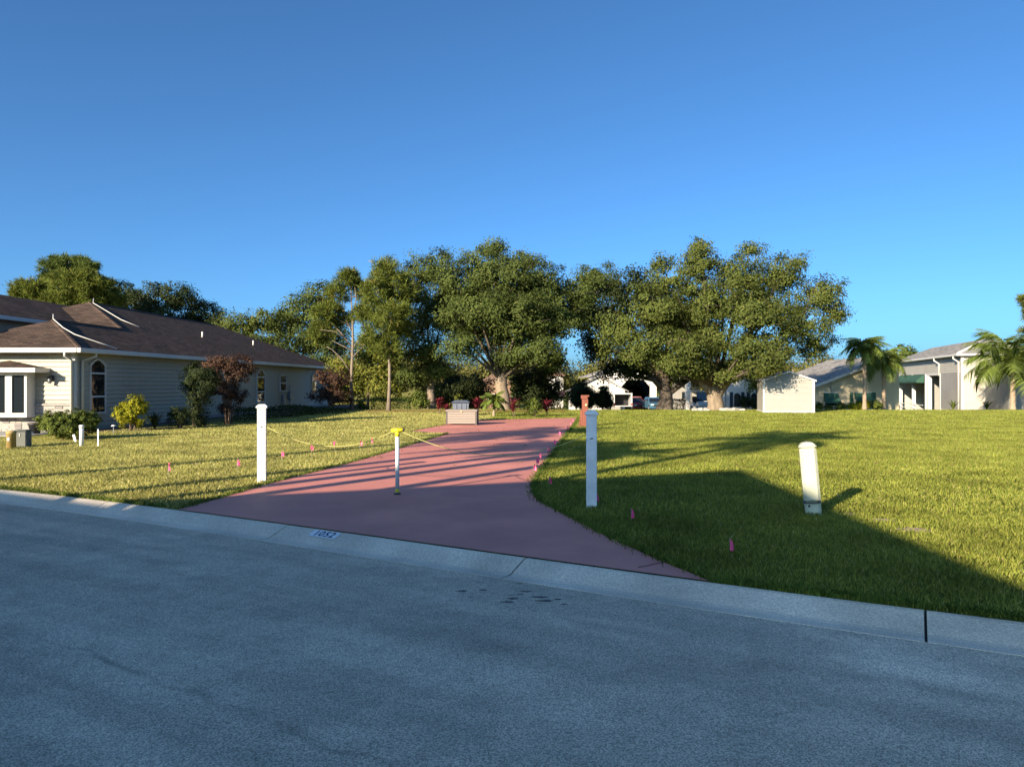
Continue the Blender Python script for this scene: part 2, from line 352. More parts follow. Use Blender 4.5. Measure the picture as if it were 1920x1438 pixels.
    L.new(agg.outputs['Distance'], b.inputs['Height']); b.invert = True; L.new(b.outputs[0], p.inputs['Normal'])
    return m
M['asphalt'] = asphalt_mat()
M['drive'] = mat('red_painted_concrete', (.60, .232, .185), .62, .10, 1.1, .12, 60, spec=.35, var2=.16, scale2=.45)
M['kerb'] = mat('kerb_concrete', (0.76, 0.66, 0.53), .95, .32, 60, .6, 90, var2=.22, scale2=1.3)

# ------------------------------------------------------------------ ground, kerb, road, drive
KC = (1.09792404e-03, 4.61027603e-03, -5.91983829e-01, 6.93782157e+00)
def kerb_y(x):                                # back edge of the near kerb
    xc = max(-8.0, min(4.0, x)); y = ((KC[0]*xc + KC[1])*xc + KC[2])*xc + KC[3]
    if x < -8: y += (x + 8)*(-.50)
    if x > 4: y += (x - 4)*(-.50)
    return max(-60, min(40, y))
def kerb_slope(x):
    return (kerb_y(x + .05) - kerb_y(x - .05))/.1
def kerb_pt(x, off, z):                       # off metres towards the road
    s = kerb_slope(x); n = Vector((s, -1, 0)).normalized()
    return Vector((x + n.x*off, kerb_y(x) + n.y*off, z))
xs = [-3000, -900, -300, -140, -90] + [-62 + 2*i for i in range(25)] + [-12 + .25*i for i in range(81)] + [8 + 2*i for i in range(1, 40)] + [120, 300, 900, 3000]
GUT, KW, ROADW = -.085, .47, 7.0
# lawn sheet beyond the kerb, with the fall beyond the crest
ys_far = [Y_CREST, 55, 70, 85, Y_FOOT, 140, 300, 900, 3500]
V = []; rows = 14 + len(ys_far)
for x in xs:
    y0 = kerb_y(x)
    for k in range(14):
        t = (k/14.0)**1.6; y = y0 + (Y_CREST - y0)*t
        V.append((x, y, 0.0))
    for y in ys_far: V.append((x, y, zg(y)))
F = [(i*rows + k, (i+1)*rows + k, (i+1)*rows + k + 1, i*rows + k + 1) for i in range(len(xs)-1) for k in range(rows-1)]
tag(link('ground', np_mesh('ground', V, F), M['lawn']), 'mown lawn and open ground running back to the trees', None, None, 'structure')
# opposite side of the street
def strip(name, prof, m, xs=xs, label=None, parent=None):
    V = []; n = len(prof)
    for x in xs:
        for off, z in prof: V.append(kerb_pt(x, off, z))
    F = [(i*n + k, i*n + k + 1, (i+1)*n + k + 1, (i+1)*n + k) for i in range(len(xs)-1) for k in range(n-1)]
    return link(name, np_mesh(name, V, F), m, parent)
xr = [x for x in xs if -300 <= x <= 300]
tag(strip('road', [(KW - .01, GUT), (2.0, GUT + .02), (4.0, GUT + .03), (6.0, GUT + .02), (ROADW - KW + .01, GUT)], M['asphalt'], xr), 'grey asphalt street in the shade', None, None, 'structure')
tag(strip('opposite_lawn', [(ROADW, 0), (20, 0), (60, 0), (400, 0), (3000, 0)], M['lawn'], xr), 'lawn across the street behind the viewpoint', None, None, 'structure')
road_o = [o for o in COL.objects if o.name == 'road'][0]
M['oil'] = mat('oil_stain', (.11, .10, .09), .7, .3, 30)
for (px, py, rx, ry) in ((866, 1106, .05, .018), (905, 1104, .035, .014), (960, 1120, .05, .02), (975, 1112, .03, .012), (985, 1106, .06, .012), (1012, 1117, .06, .018), (1022, 1124, .07, .022), (1045, 1121, .03, .012), (950, 1127, .05, .016), (1058, 1131, .03, .01)):
    c = gp(px, py, GUT + .015); m_ = 14; pts = [(c.x + math.cos(2*math.pi*k/m_)*rx*random.uniform(.6, 1.3), c.y + math.sin(2*math.pi*k/m_)*ry*random.uniform(.6, 1.3), 0) for k in range(m_)]
    off_ = (kerb_y(c.x) - c.y)*.87; zr = float(np.interp(off_, [KW, 2.0, 4.0, 6.0], [GUT, GUT + .02, GUT + .03, GUT + .02])) + .004
    me = bpy.data.meshes.new('oil_spot'); me.from_pydata([(x, y, zr) for x, y, z in pts], [], [tuple(range(m_))]); me.update(); link('oil_spot', me, M['oil'], road_o)
# kerb sections (each is a casting between two joints)
kerb = thing('kerb', 'pale concrete kerb along the street', None, (0, 0, 0), 0, None, 'structure')
joints = [-60, -45, -33, -24, -17, -11.5, -8.6, -5.45, -2.50, .14, 2.92, 5.9, 9.0, 14, 22, 35, 60]
KPROF = [(0, 0), (.012, .004), (.06, .0), (.22, -.055), (.29, -.082), (.34, -.088), (KW, GUT + .004)]
for sgn in (0, 1):
    for a, b in zip(joints[:-1], joints[1:]):
        n = max(3, int((b - a)/.35)); g = .008
        V = []
        pr = KPROF if sgn == 0 else [(ROADW - o, z) for o, z in KPROF]
        for i in range(n + 1):
            x = a + g + (b - a - 2*g)*i/n
            for o, z in pr: V.append(kerb_pt(x, o, z))
            V.append(kerb_pt(x, pr[-1][0], -.3)); V.append(kerb_pt(x, pr[0][0], -.3))
        m_ = len(pr) + 2
        F = [(i*m_ + k, i*m_ + (k+1) % m_, (i+1)*m_ + (k+1) % m_, (i+1)*m_ + k) for i in range(n) for k in range(m_)]
        me = bpy.data.meshes.new('kerb_section'); me.from_pydata(V, [], F + [tuple(range(m_)), tuple(range(n*m_ + m_ - 1, n*m_ - 1, -1))]); me.update()
        link('kerb_section', me, M['kerb'], kerb)
# dark dirt that fills the joints
strip('joint_dirt', [(.02, -.03), (.22, -.075), (.29, -.10), (KW, -.10)], M['rubber'], [x for x in xr if -60 <= x <= 60], None, kerb)
strip('joint_dirt', [(ROADW - .02, -.03), (ROADW - .29, -.10), (ROADW - KW, -.10)], M['rubber'], [x for x in xr if -60 <= x <= 60], None, kerb)

# red painted drive
drv_px = [(338, 955.5), (420, 933), (500, 909), (560, 893), (640, 873), (720, 850), (780, 831.5), (842, 813), (800, 811.5), (767, 810), (800, 803), (835, 797),
          (835, 791), (900, 788), (960, 786.5), (1085, 783.6), (1073, 800), (1062, 814), (1045, 838), (1028, 862), (1010, 885), (999, 903), (996, 915), (999, 928), (1010, 941), (1040, 957), (1130, 1004), (1230, 1050), (1327, 1087)]
DRV = [gp(*p) for p in drv_px]
DRV[0] = Vector((DRV[0].x, kerb_y(DRV[0].x) - .0, 0)); DRV[-1] = Vector((DRV[-1].x, kerb_y(DRV[-1].x), 0))
edge = []
for i in range(1, 12):
    x = DRV[-1].x + (DRV[0].x - DRV[-1].x)*i/12; edge.append(Vector((x, kerb_y(x) + .004, 0)))
POLY = DRV + edge
ZD = .012
import bmesh
bm = bmesh.new(); bv = [bm.verts.new((p.x, p.y, ZD)) for p in POLY]; f = bm.faces.new(bv)
bmesh.ops.triangulate(bm, faces=[f]); 
bmesh.ops.recalc_face_normals(bm, faces=bm.faces)
if sum(f.normal.z for f in bm.faces) < 0: bmesh.ops.reverse_faces(bm, faces=bm.faces)
me = bpy.data.meshes.new('driveway'); bm.to_mesh(me); bm.free()
drive = tag(link('driveway', me, M['drive']), 'red painted concrete driveway running back from the street', None, None, 'structure')
POLYN = np.array([(p.x, p.y) for p in POLY])
# control joint and hairline cracks in the slab
def ground_line(name, pts, w, z, m, parent=None):
    V = []; 
    for i, p in enumerate(pts):
        t = (pts[min(i+1, len(pts)-1)] - pts[max(i-1, 0)]); n = Vector((-t.y, t.x, 0)).normalized()
        V += [Vector((p.x, p.y, z)) + n*w/2, Vector((p.x, p.y, z)) - n*w/2]
    F = [(2*i, 2*i + 1, 2*i + 3, 2*i + 2) for i in range(len(pts) - 1)]
    return link(name, np_mesh(name, V, F), m, parent)
M['joint'] = mat('dark_joint', (.25, .10, .09), .9, .3, 8)
def wob(a, b, n, amp):
    out = []
    for i in range(n + 1):
        p = a.lerp(b, i/n); 
        if 0 < i < n: p = p + Vector((random.uniform(-amp, amp), random.uniform(-amp, amp), 0))
        out.append(p)
    return out
for a, b, w in (((1196, 1067), (1262, 1052), .018), ((830, 931), (990, 938), .008), ((990, 938), (1010, 941), .007), ((760, 892), (850, 893), .008)):
    ground_line('slab_joint', wob(gp(*a), gp(*b), 7, .012), w, ZD + .004, M['joint'], drive)

# ------------------------------------------------------------------ grass blades
def inside(P, poly):
    x, y = P[:, 0], P[:, 1]; r = np.zeros(len(P), bool); j = len(poly) - 1
    for i in range(len(poly)):
        xi, yi = poly[i]; xj, yj = poly[j]
        c = ((yi > y) != (yj > y)) & (x < (xj - xi)*(y - yi)/(yj - yi + 1e-12) + xi); r ^= c; j = i
    return r
KYV = np.vectorize(kerb_y)
def blades(P, h, w, lean=.6):
    n = len(P); a = rng.uniform(0, 2*math.pi, n); hh = h*rng.uniform(.55, 1.3, n); ww = w*rng.uniform(.7, 1.3, n)
    la = rng.uniform(0, 2*math.pi, n); l = hh*lean*rng.uniform(.2, 1.5, n)
    side = np.stack([np.cos(a), np.sin(a), 0*a], 1)*ww[:, None]/2
    base = np.column_stack([P[:, 0], P[:, 1], np.full(n, -.005)])
    mid = base + np.column_stack([np.cos(la)*l*.35, np.sin(la)*l*.35, hh*.62]); tip = base + np.column_stack([np.cos(la)*l, np.sin(la)*l, hh])
    V = np.stack([base - side, base + side, mid + side*.8, tip, mid - side*.8], 1).reshape(-1, 3)
    i = np.arange(n)[:, None]*5
    F = np.concatenate([i + 0, i + 1, i + 2, i + 3, i + 4], 1)
    return V, F
def spikes(P, h, w, lean=.8):
    n = len(P); a = rng.uniform(0, 2*math.pi, n); hh = h*rng.uniform(.5, 1.3, n); la = rng.uniform(0, 2*math.pi, n); l = hh*lean*rng.uniform(.2, 1.4, n)
    side = np.stack([np.cos(a), np.sin(a), 0*a], 1)*w*.6; base = np.column_stack([P[:, 0], P[:, 1], np.full(n, -.005)]); tip = base + np.column_stack([np.cos(la)*l, np.sin(la)*l, hh])
    V = np.stack([base - side, base + side, tip], 1).reshape(-1, 3); return V, np.arange(3*n).reshape(-1, 3)
def scatter(x0, x1, y0, y1, dens):
    n = int((x1 - x0)*(y1 - y0)*dens); return np.column_stack([rng.uniform(x0, x1, n), rng.uniform(y0, y1, n)])
def visible(P, pad=3.2):
    return (np.abs(P[:, 0]) < P[:, 1]*.70 + pad) & (P[:, 1] > KYV(P[:, 0]) + .015) & ~inside(P, POLYN)
sand_c = [(gp(1712, 994), .20, .15), (gp(1655, 975), .15, .10), (gp(1592, 964), .10, .07)]
def off_sand(P):
    k = np.ones(len(P), bool)
    for c, rx, ry in sand_c: k &= ((P[:, 0] - c.x)/rx)**2 + ((P[:, 1] - c.y)/ry)**2 > rng.uniform(.15, 2.2, len(P))
    return k
HOUSE_X = lambda y: -14.4 + .04*(y - 24.6)
def grass(name, label, m, zones, xlo, xhi):
    Vs, Fs, b = [], [], 0; Vt, Ft, bt = [], [], 0
    for (y0, y1, dens, h, w) in zones:
        P = scatter(max(xlo, -y1*.72 - 3.3), min(xhi, y1*.72 + 3.3), y0, y1, dens); P = P[visible(P) & off_sand(P)]
        # side of the drive
        mid = np.interp(P[:, 1], [4, 9, 13, 22, 34, 60], [-1.2, -1.2, -1.2, -1.2, -1.0, -1.0])
        P = P[(P[:, 0] < mid) if xhi < 5 else (P[:, 0] >= mid)]
        if xhi < 5: P = P[(P[:, 0] > HOUSE_X(P[:, 1]) + .9) | (P[:, 1] < 21.5)]
        V, F = blades(P, h, w) if y1 <= 14 else spikes(P, h, w); (Vs if y1 <= 14 else Vt).append(V); (Fs if y1 <= 14 else Ft).append(F + (b if y1 <= 14 else bt))
        if y1 <= 14: b += len(V)
        else: bt += len(V)
    tag(link('far_' + name, np_mesh(name, np.concatenate(Vt), np.concatenate(Ft)), m), label.replace('grass', 'grass, its farther stretch,', 1), 'grass', None, 'stuff')
    return tag(link(name, np_mesh(name, np.concatenate(Vs), np.concatenate(Fs)), m), label, 'grass', None, 'stuff')
grass('left_grass', 'strawy yellow-green grass between the beige house and the driveway', M['grassL'],
      [(8.2, 14, 1500, .05, .010), (14, 22, 1150, .05, .0135), (22, 32, 520, .052, .020), (32, 46, 240, .06, .028)], -30, 4.9)
grass('right_grass', 'green grass on the open lawn right of the driveway', M['grassR'],
      [(4.2, 9, 2400, .046, .0085), (9, 14, 1300, .048, .0105), (14, 22, 1300, .055, .013), (22, 32, 520, .055, .019), (32, 45, 230, .06, .028)], -1.2, 40)
# longer fringe along the drive and kerb edges
E = []
def fringe(pts, step, n, spread):
    for a, b in zip(pts[:-1], pts[1:]):
        L_ = (b - a).length
        for i in range(int(L_*n)):
            p = a.lerp(b, random.random()); E.append((p.x + random.gauss(0, spread), p.y + random.gauss(0, spread)))
fringe(DRV[0:8], 0, 260, .035); fringe(DRV[8:12], 0, 120, .04); fringe(DRV[15:29], 0, 380, .045)
kp = [Vector((x, kerb_y(x) + .02, 0)) for x in np.arange(-9, DRV[0].x, .3)]; fringe(kp, 0, 300, .035)
kp = [Vector((x, kerb_y(x) + .04, 0)) for x in np.arange(DRV[-1].x + .05, 5, .3)]; fringe(kp, 0, 600, .04)
P = np.array(E); P = P[~inside(P, POLYN) | (rng.random(len(P)) < .25)]; P = P[P[:, 1] > KYV(P[:, 0]) - .01]
V, F = blades(P, .065, .009, .8)
tag(link('edge_grass', np_mesh('edge_grass', V, F), M['grassE']), 'longer lush grass fringing the driveway and kerb edges', 'grass', None, 'stuff')
for i, (c, rx, ry) in enumerate(sand_c):
    n = 22; pts = [(c.x, c.y, .006)] + [(c.x + math.cos(2*math.pi*k/n)*rx*random.uniform(.8, 1.15), c.y + math.sin(2*math.pi*k/n)*ry*random.uniform(.8, 1.15), .004) for k in range(n)]
    me = bpy.data.meshes.new('bare_patch'); me.from_pydata(pts, [], [(0, 1 + k, 1 + (k+1) % n) for k in range(n)]); me.update()
    tag(link('bare_patch', me, M['sand']), ['largest bare sandy patch in the lawn right of the leaning pillar', 'middle sandy patch in the lawn right of the leaning pillar', 'smallest sandy patch beside the leaning pillar'][i], None, None, 'structure')

def unit(n):
    v = rng.normal(size=(n, 3)); return v/np.linalg.norm(v, axis=1)[:, None]
def norm(v): return v/np.maximum(np.linalg.norm(v, axis=1), 1e-6)[:, None]
def leaf_geo(P, D, N_, L, Wd):
    side = norm(np.cross(D, N_)); n = len(P)
    L = L[:, None]; Wd = Wd[:, None]
    V = np.stack([P, P + D*L*.45 + side*Wd*.5, P + D*L - N_*L*.12, P + D*L*.45 - side*Wd*.5], 1).reshape(-1, 3)
    F = np.arange(4*n).reshape(-1, 4); return V, F
def cloud(lobes, dens, L, aspect=.5, clump=.45, per=90, up=.25, inner=.15, droop=0.0, under=.75, lo=.62):
    """leaves in clumps spread through a crown made of lobes; returns leaf mesh arrays and clump centres"""
    Ps, Cs = [], []
    for (x, y, z, rx, ry, rz) in lobes:
        rr = np.array([rx, ry, rz]); area = 4*math.pi*((rx*ry)**1.6/3 + (rx*rz)**1.6/3 + (ry*rz)**1.6/3)**(1/1.6)
        nl = int(area*dens); nc = max(3, int(nl/per))
        u = unit(nc); u[:, 2] = np.where(u[:, 2] < -.35, u[:, 2]*under, u[:, 2]); 
        rad = rng.uniform(lo, 1.06, nc)*(1 + .10*np.sin(u[:, 0]*5 + x)*np.cos(u[:, 2]*6 + y))
        k = rng.random(nc) < inner; rad = np.where(k, rad*.55, rad)
        C = np.array([x, y, z]) + u*rad[:, None]*rr; Cs.append(C)
        cr = clump*rng.uniform(.55, 1.45, nc)
        idx = rng.integers(0, nc, nl); off = np.clip(rng.normal(size=(nl, 3)), -1.7, 1.7)*cr[idx][:, None]*np.array([.62, .62, .45])
        if droop: off[:, 2] -= np.abs(rng.normal(size=nl))*droop
        p = C[idx] + off
        out = norm((p - np.array([x, y, z]))/rr)
        Ps.append(np.concatenate([p, out], 1))
    A = np.concatenate(Ps); P, out = A[:, :3], A[:, 3:]; n = len(P)
    N_ = norm(out*1.0 + unit(n)*.55 + np.array([0, 0, up])); D = norm(np.cross(N_, unit(n)))
    D[:, 2] -= .25; D = norm(D)
    sz = L*rng.uniform(.6, 1.35, n)
    V, F = leaf_geo(P, D, N_, sz, sz*aspect)
    return V, F, np.concatenate(Cs)
def needles(lobes, dens, L, clump=.3, per=46, up=.35):
    Vs = []; Cs = []
    for (x, y, z, rx, ry, rz) in lobes:
        area = 4*math.pi*((rx*ry)**1.6/3 + (rx*rz)**1.6/3 + (ry*rz)**1.6/3)**(1/1.6)
        nc = max(4, int(area*dens/per)); u = unit(nc); rad = rng.uniform(.45, 1.08, nc)
        C = np.array([x, y, z]) + u*rad[:, None]*np.array([rx, ry, rz]); Cs.append(C)
        P = np.repeat(C, per, 0) + rng.normal(size=(nc*per, 3))*clump*.33; D = norm(unit(nc*per) + np.repeat(u, per, 0)*.5 + np.array([0, 0, up]))
        l = L*rng.uniform(.7, 1.3, len(P)); V, F = leaf_geo(P, D, unit(len(P)), l, l*.11 + .006*0); Vs.append(V)
    V = np.concatenate(Vs); return V, np.arange(len(V)).reshape(-1, 4), np.concatenate(Cs)
def bez(a, b, c, n=6):
    return [a*(1-t)**2 + b*2*t*(1-t) + c*t*t for t in [i/n for i in range(n + 1)]]
def make_tree(name, label, base, lobes, r0, fork, leaf, bark, dens=60, L=.2, kind='leaf', group='trees', trunk_lean=(0, 0), twigs=5, aspect=.5, clump=.5, per=80, droop=0.0, flare=1.5, straight=False, inner=.15, cat='tree', extra=None, taper=.8):
    bx, by = base; bz = zg(by) - .15
    t = thing(name, label, cat, (bx, by, zg(by)), 0, group)
    off = Vector((bx, by, zg(by)))
    loc = [(l[0] - bx, l[1] - by, l[2] - off.z, l[3], l[4], l[5]) for l in lobes]
    if kind == 'leaf': V, F, C = cloud(loc, dens, L, aspect, clump, per, droop=droop, inner=inner)
    else: V, F, C = needles(loc, dens, L, clump, per)
    link('crown', np_mesh('crown', V, F), leaf, t)
    b = MB()
    top = Vector((trunk_lean[0], trunk_lean[1], fork))
    if straight:
        zt = max(l[2] + l[5]*.5 for l in loc); pts = []
        for i in range(11):
            q = i/10; pts.append(Vector((trunk_lean[0]*q + .05*math.sin(q*9 + bx), trunk_lean[1]*q, -.15 + (zt + .15)*q)))
        b.tube(pts, [r0*(flare if i == 0 else 1)*(1 - .82*i/10) for i in range(11)], 9)
        b.build('trunk', bark, t)
        for l in loc:
            br = MB(); cc = Vector(l[:3]); zz = max(fork, cc.z - (abs(cc.x) + abs(cc.y))*.45); q = min(.95, (zz + .15)/(zt + .15)); p0 = Vector((trunk_lean[0]*q, trunk_lean[1]*q, zz))
            br.tube(bez(p0, (p0 + cc)/2 + Vector((0, 0, -.1)), cc, 4), [r0*.28, r0*.24, r0*.2, r0*.15, r0*.1], 5)
            for _ in range(twigs):
                e = cc + Vector((random.uniform(-1, 1)*l[3]*.9, random.uniform(-1, 1)*l[4]*.9, random.uniform(-.6, .9)*l[5]))
                br.tube([cc.lerp(p0, random.uniform(0, .4)), (cc + e)/2 + Vector((0, 0, .05)), e], [r0*.1, r0*.07, r0*.03], 4)
            br.build('branch', bark, t)
        for pts_, r_ in (extra or []):
            br = MB(); br.tube([Vector(p) - off for p in pts_], [r_*(1 - .7*i/(len(pts_)-1)) for i in range(len(pts_))], 5); br.build('branch', bark, t)
        return t
    pts, rad = [], []
    for i in range(9):
        q = i/8; pts.append(Vector((top.x*q + .04*r0*math.sin(q*7 + bx)*3, top.y*q, -.15 + (fork + .15)*q)))
        rad.append(r0*(1 + (flare - 1)*math.exp(-q*5))*(1 - (1 - taper)*q))
    b.tube(pts, rad, 14)
    tr = b.build('trunk', bark, t)
    # primary limbs to each lobe, with twigs to its clumps
    for l in loc:
        br = MB()
        cc = Vector(l[:3]); d = cc - top; k = r0*min(.42, .20 + .05*l[3])
        mid = top + Vector((d.x*.45, d.y*.45, d.z*.28 + .2)); start = top - Vector((0, 0, random.uniform(.1, .5)*min(1, fork*.3)))
        br.tube(bez(start, mid, cc, 7), [k*(1 - .78*i/7) for i in range(8)], 7)
        for _ in range(twigs):
            u = Vector((random.uniform(-1, 1), random.uniform(-1, 1), random.uniform(-.5, 1))).normalized()
            e = cc + Vector((u.x*l[3]*.92, u.y*l[4]*.92, u.z*l[5]*.92)); s0 = cc.lerp(mid, random.uniform(0, .5))
            br.tube(bez(s0, (s0 + e)/2 + Vector((0, 0, .15)), e, 3), [k*.26, k*.2, k*.12, k*.05], 5)
        br.build('branch', M['limb'], t)
    for pts_, r_ in (extra or []):
        br = MB(); br.tube([Vector(p) - off for p in pts_], [r_*(1 - .55*i/(len(pts_)-1)) for i in range(len(pts_))], 8); br.build('branch', bark, t)
    return t
def lob(d, items, dy=None, seed=0):
    """lobes given where they show at depth d"""
    rs = random.Random(seed); out = []; k = d/FPX
    for it in items:
        cx, cy, rx, rz = it[:4]; ddy = it[4] if len(it) > 4 else rs.uniform(-1.6, 1.6)
        ry = (rx*.5 + rz*.5)*k*1.05
        dd = d + ddy; s = dd/FPX
        out.append((mx(cx, dd), dd, mz(cy, dd), rx*s, ry, rz*s))
    return out

# fallen leaves under the trees and along the strip behind the drive
n = 5200; q = rng.random(n); yy = np.where(q < .8, rng.uniform(40.8, 44.3, n), rng.uniform(14, 40, n)); xx = np.where(q < .8, rng.uniform(mx(690, 43), mx(1060, 43), n), rng.uniform(-9, 12, n))
P = np.column_stack([xx, yy, np.full(n, .05)]); P[:, 2] = np.where(inside(P[:, :2], POLYN), ZD + .012, .052 + rng.uniform(-.02, .012, n))
N_ = norm(unit(n)*.45 + np.array([0, 0, 1.0])); D_ = norm(np.cross(N_, unit(n))); sz = rng.uniform(.05, .11, n)
V, F = leaf_geo(P, D_, N_, sz, sz*.5)
M['litter'] = leaf_mat('fallen_leaves', (.16, .09, .04), (.36, .23, .10), None, .1)
tag(link('fallen_leaves', np_mesh('fallen_leaves', V, F), M['litter']), 'brown fallen leaves scattered on the grass behind the driveway', 'leaves', None, 'stuff')

# ------------------------------------------------------------------ trees beyond the lawn
G_T = 'trees beyond the lawn'
D1 = 45.4
make_tree('oak_tree', 'large live oak with sunlit pale trunk at the end of the driveway', (mx(944, D1), D1),
    lob(D1, [(905, 502, 62, 40, 0), (850, 535, 46, 48, -.5), (955, 522, 66, 48, -.8), (1015, 540, 55, 50, .5), (1078, 548, 50, 48, 1.5), (895, 580, 72, 50, -2.2), (975, 592, 72, 50, -2.4),
             (1050, 595, 55, 50, 0), (1120, 525, 46, 36, 2.5), (850, 605, 48, 45, -.5), (868, 655, 44, 32, -2.2), (1012, 655, 50, 34, -1.8), (940, 640, 55, 35, .8), (1090, 585, 40, 40, 2.5), (930, 465, 35, 18, 1), (830, 490, 24, 24, 1), (985, 490, 30, 26, 1.5), (1035, 680, 34, 26, 1.5), (960, 668, 40, 22, -1), (930, 560, 80, 55, 1.2), (985, 565, 70, 55, 2.2), (905, 620, 60, 45, 1.5), (1010, 610, 60, 45, 2.0), (870, 570, 50, 50, 2.2)]),
    .41, 2.15, M['oak'], M['bark'], 180, .148, clump=.42, per=110, inner=.28, group=G_T, trunk_lean=(-.12, 0), flare=1.45, taper=.85)
make_tree('oak_tree', 'broad live oak with forked sunlit trunk left of the small shed', (mx(1341, 44.8), 44.8),
    lob(44.8, [(1318, 500, 46, 38, 0), (1312, 466, 22, 20, .5), (1405, 470, 24, 17, 1), (1262, 525, 46, 36, .5), (1390, 518, 58, 40, 0), (1468, 512, 54, 40, .8), (1540, 552, 44, 42, .5), (1325, 572, 66, 46, -1.8),
               (1228, 580, 66, 48, -1.2), (1168, 615, 48, 44, 0), (1250, 640, 60, 34, -2.2), (1420, 588, 72, 48, -2.0), (1506, 610, 50, 42, 0), (1150, 655, 30, 28, .3), (1345, 640, 44, 34, -2.0), (1440, 645, 52, 32, -1.2),
               (1385, 682, 40, 28, -1), (1424, 686, 32, 18, -5.6), (1450, 680, 28, 16, -5.3), (1452, 660, 32, 22, -5.0), (1300, 694, 40, 20, -2.2), (1362, 704, 32, 16, -2.4), (1262, 682, 36, 20, -2.5), (1335, 690, 36, 20, .8), (1400, 650, 40, 30, -4.5), (1300, 660, 40, 26, -3.5), (1525, 648, 40, 26, 1), (1205, 665, 48, 22, -1.5), (1360, 560, 80, 55, 2.0), (1290, 600, 70, 50, 2.2), (1450, 570, 70, 50, 2.4), (1560, 585, 28, 30, .6), (1240, 490, 22, 16, .8)]),
    .45, 1.45, M['oak2'], M['bark'], 172, .148, clump=.42, per=110, inner=.28, group=G_T, trunk_lean=(-.05, 0), flare=1.35, taper=.92,
    extra=[([at(1338, 742, 44.8), at(1320, 720, 44.6), at(1290, 690, 44.4), at(1272, 655, 44.0)], .30), ([at(1345, 742, 44.8), at(1360, 722, 44.6), at(1385, 690, 44.2), at(1410, 640, 43.8)], .27)])
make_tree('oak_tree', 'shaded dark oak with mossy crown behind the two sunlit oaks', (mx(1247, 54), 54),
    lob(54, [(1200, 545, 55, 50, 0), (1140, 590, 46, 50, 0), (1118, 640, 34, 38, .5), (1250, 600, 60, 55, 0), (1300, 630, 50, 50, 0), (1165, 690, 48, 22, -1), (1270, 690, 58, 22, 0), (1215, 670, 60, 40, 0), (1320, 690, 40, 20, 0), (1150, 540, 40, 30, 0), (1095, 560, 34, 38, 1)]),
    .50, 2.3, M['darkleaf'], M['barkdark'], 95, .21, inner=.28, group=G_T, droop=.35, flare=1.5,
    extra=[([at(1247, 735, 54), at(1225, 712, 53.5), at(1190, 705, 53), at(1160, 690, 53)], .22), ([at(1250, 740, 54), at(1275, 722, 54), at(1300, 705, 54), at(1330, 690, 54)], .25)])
make_tree('oak_tree', 'tall narrow oak with brown trunk left of the driveway oak', (mx(808, 47.5), 47.5),
    lob(47.5, [(792, 510, 44, 34, 0), (775, 555, 46, 44, -.5), (812, 595, 46, 46, -1), (760, 610, 40, 42, 0), (792, 655, 50, 40, -1.5), (820, 690, 36, 28, -1), (775, 705, 36, 28, -.5), (838, 560, 34, 50, .5), (800, 735, 26, 20, 1)]),
    .24, 3.4, M['oak'], M['barkpine'], 200, .14, clump=.42, per=110, inner=.28, group=G_T)
make_tree('pine_tree', 'green slash pine with thin straight trunk beside the hedge', (mx(729, 42.8), 42.8),
    lob(42.8, [(722, 515, 30, 24, 0), (705, 548, 30, 24, -.5), (748, 545, 28, 28, .3), (698, 585, 30, 22, .4), (738, 588, 32, 24, -.8), (712, 622, 32, 20, -.3), (750, 615, 22, 18, .6), (728, 655, 26, 18, -.3), (690, 645, 22, 16, .5), (728, 498, 14, 14, 0)]),
    .11, 3.2, M['pine'], M['barkpine'], 330, .30, 'needle', G_T, straight=True, twigs=4, clump=.30, per=46)
make_tree('pine_tree', 'thinning slash pine with bare grey branches near the beige house', (mx(660, 44.5), 44.5),
    lob(44.5, [(655, 525, 26, 16, 0), (632, 552, 26, 16, 0), (612, 585, 28, 18, -.4), (600, 625, 24, 22, .3), (682, 545, 20, 16, .4), (640, 600, 20, 14, .5), (675, 590, 16, 14, -.4), (655, 505 + 12, 12, 12, 0)]),
    .115, 3.0, M['pine'], M['barkpine'], 330, .30, 'needle', G_T, straight=True, twigs=6, clump=.30, per=46, taper=.7,
    extra=[([at(659, 700, 44.5), at(640, 672, 44.3), at(622, 655, 44.2), at(612, 650, 44.1)], .05), ([at(659, 650, 44.5), at(640, 625, 44.4), at(615, 600, 44.2)], .05), ([at(660, 655, 44.5), at(680, 628, 44.6), at(700, 610, 44.7)], .05),
           ([at(659, 620, 44.5), at(640, 580, 44.6), at(632, 550, 44.6)], .05), ([at(660, 610, 44.5), at(678, 575, 44.5), at(684, 545, 44.4)], .045), ([at(659, 672, 44.5), at(690, 640, 44), at(705, 634, 44)], .04), ([at(659, 640, 44.5), at(628, 622, 44), at(600, 618, 44)], .035), ([at(659, 600, 44.5), at(668, 560, 44.2), at(664, 530, 44.2)], .045)])
make_tree('tree', 'light green understory tree between the two pines', (mx(690, 49), 49),
    lob(49, [(690, 660, 34, 28), (645, 690, 30, 34), (705, 700, 40, 34), (740, 680, 32, 36), (672, 720, 36, 26), (725, 725, 36, 26)], seed=3), .10, 1.2, M['limeleaf'], M['stem'], 110, .18, group=G_T)
make_tree('tree', 'feathery olive tree rising behind the far end of the brown roof', (mx(575, 63), 63),
    lob(63, [(600, 552, 30, 24), (560, 582, 42, 34), (605, 600, 44, 44), (535, 610, 34, 30), (570, 640, 56, 34), (625, 640, 34, 40), (590, 690, 60, 30)], seed=5), .22, 3, M['oak'], M['barkdark'], 95, .20, group=G_T)
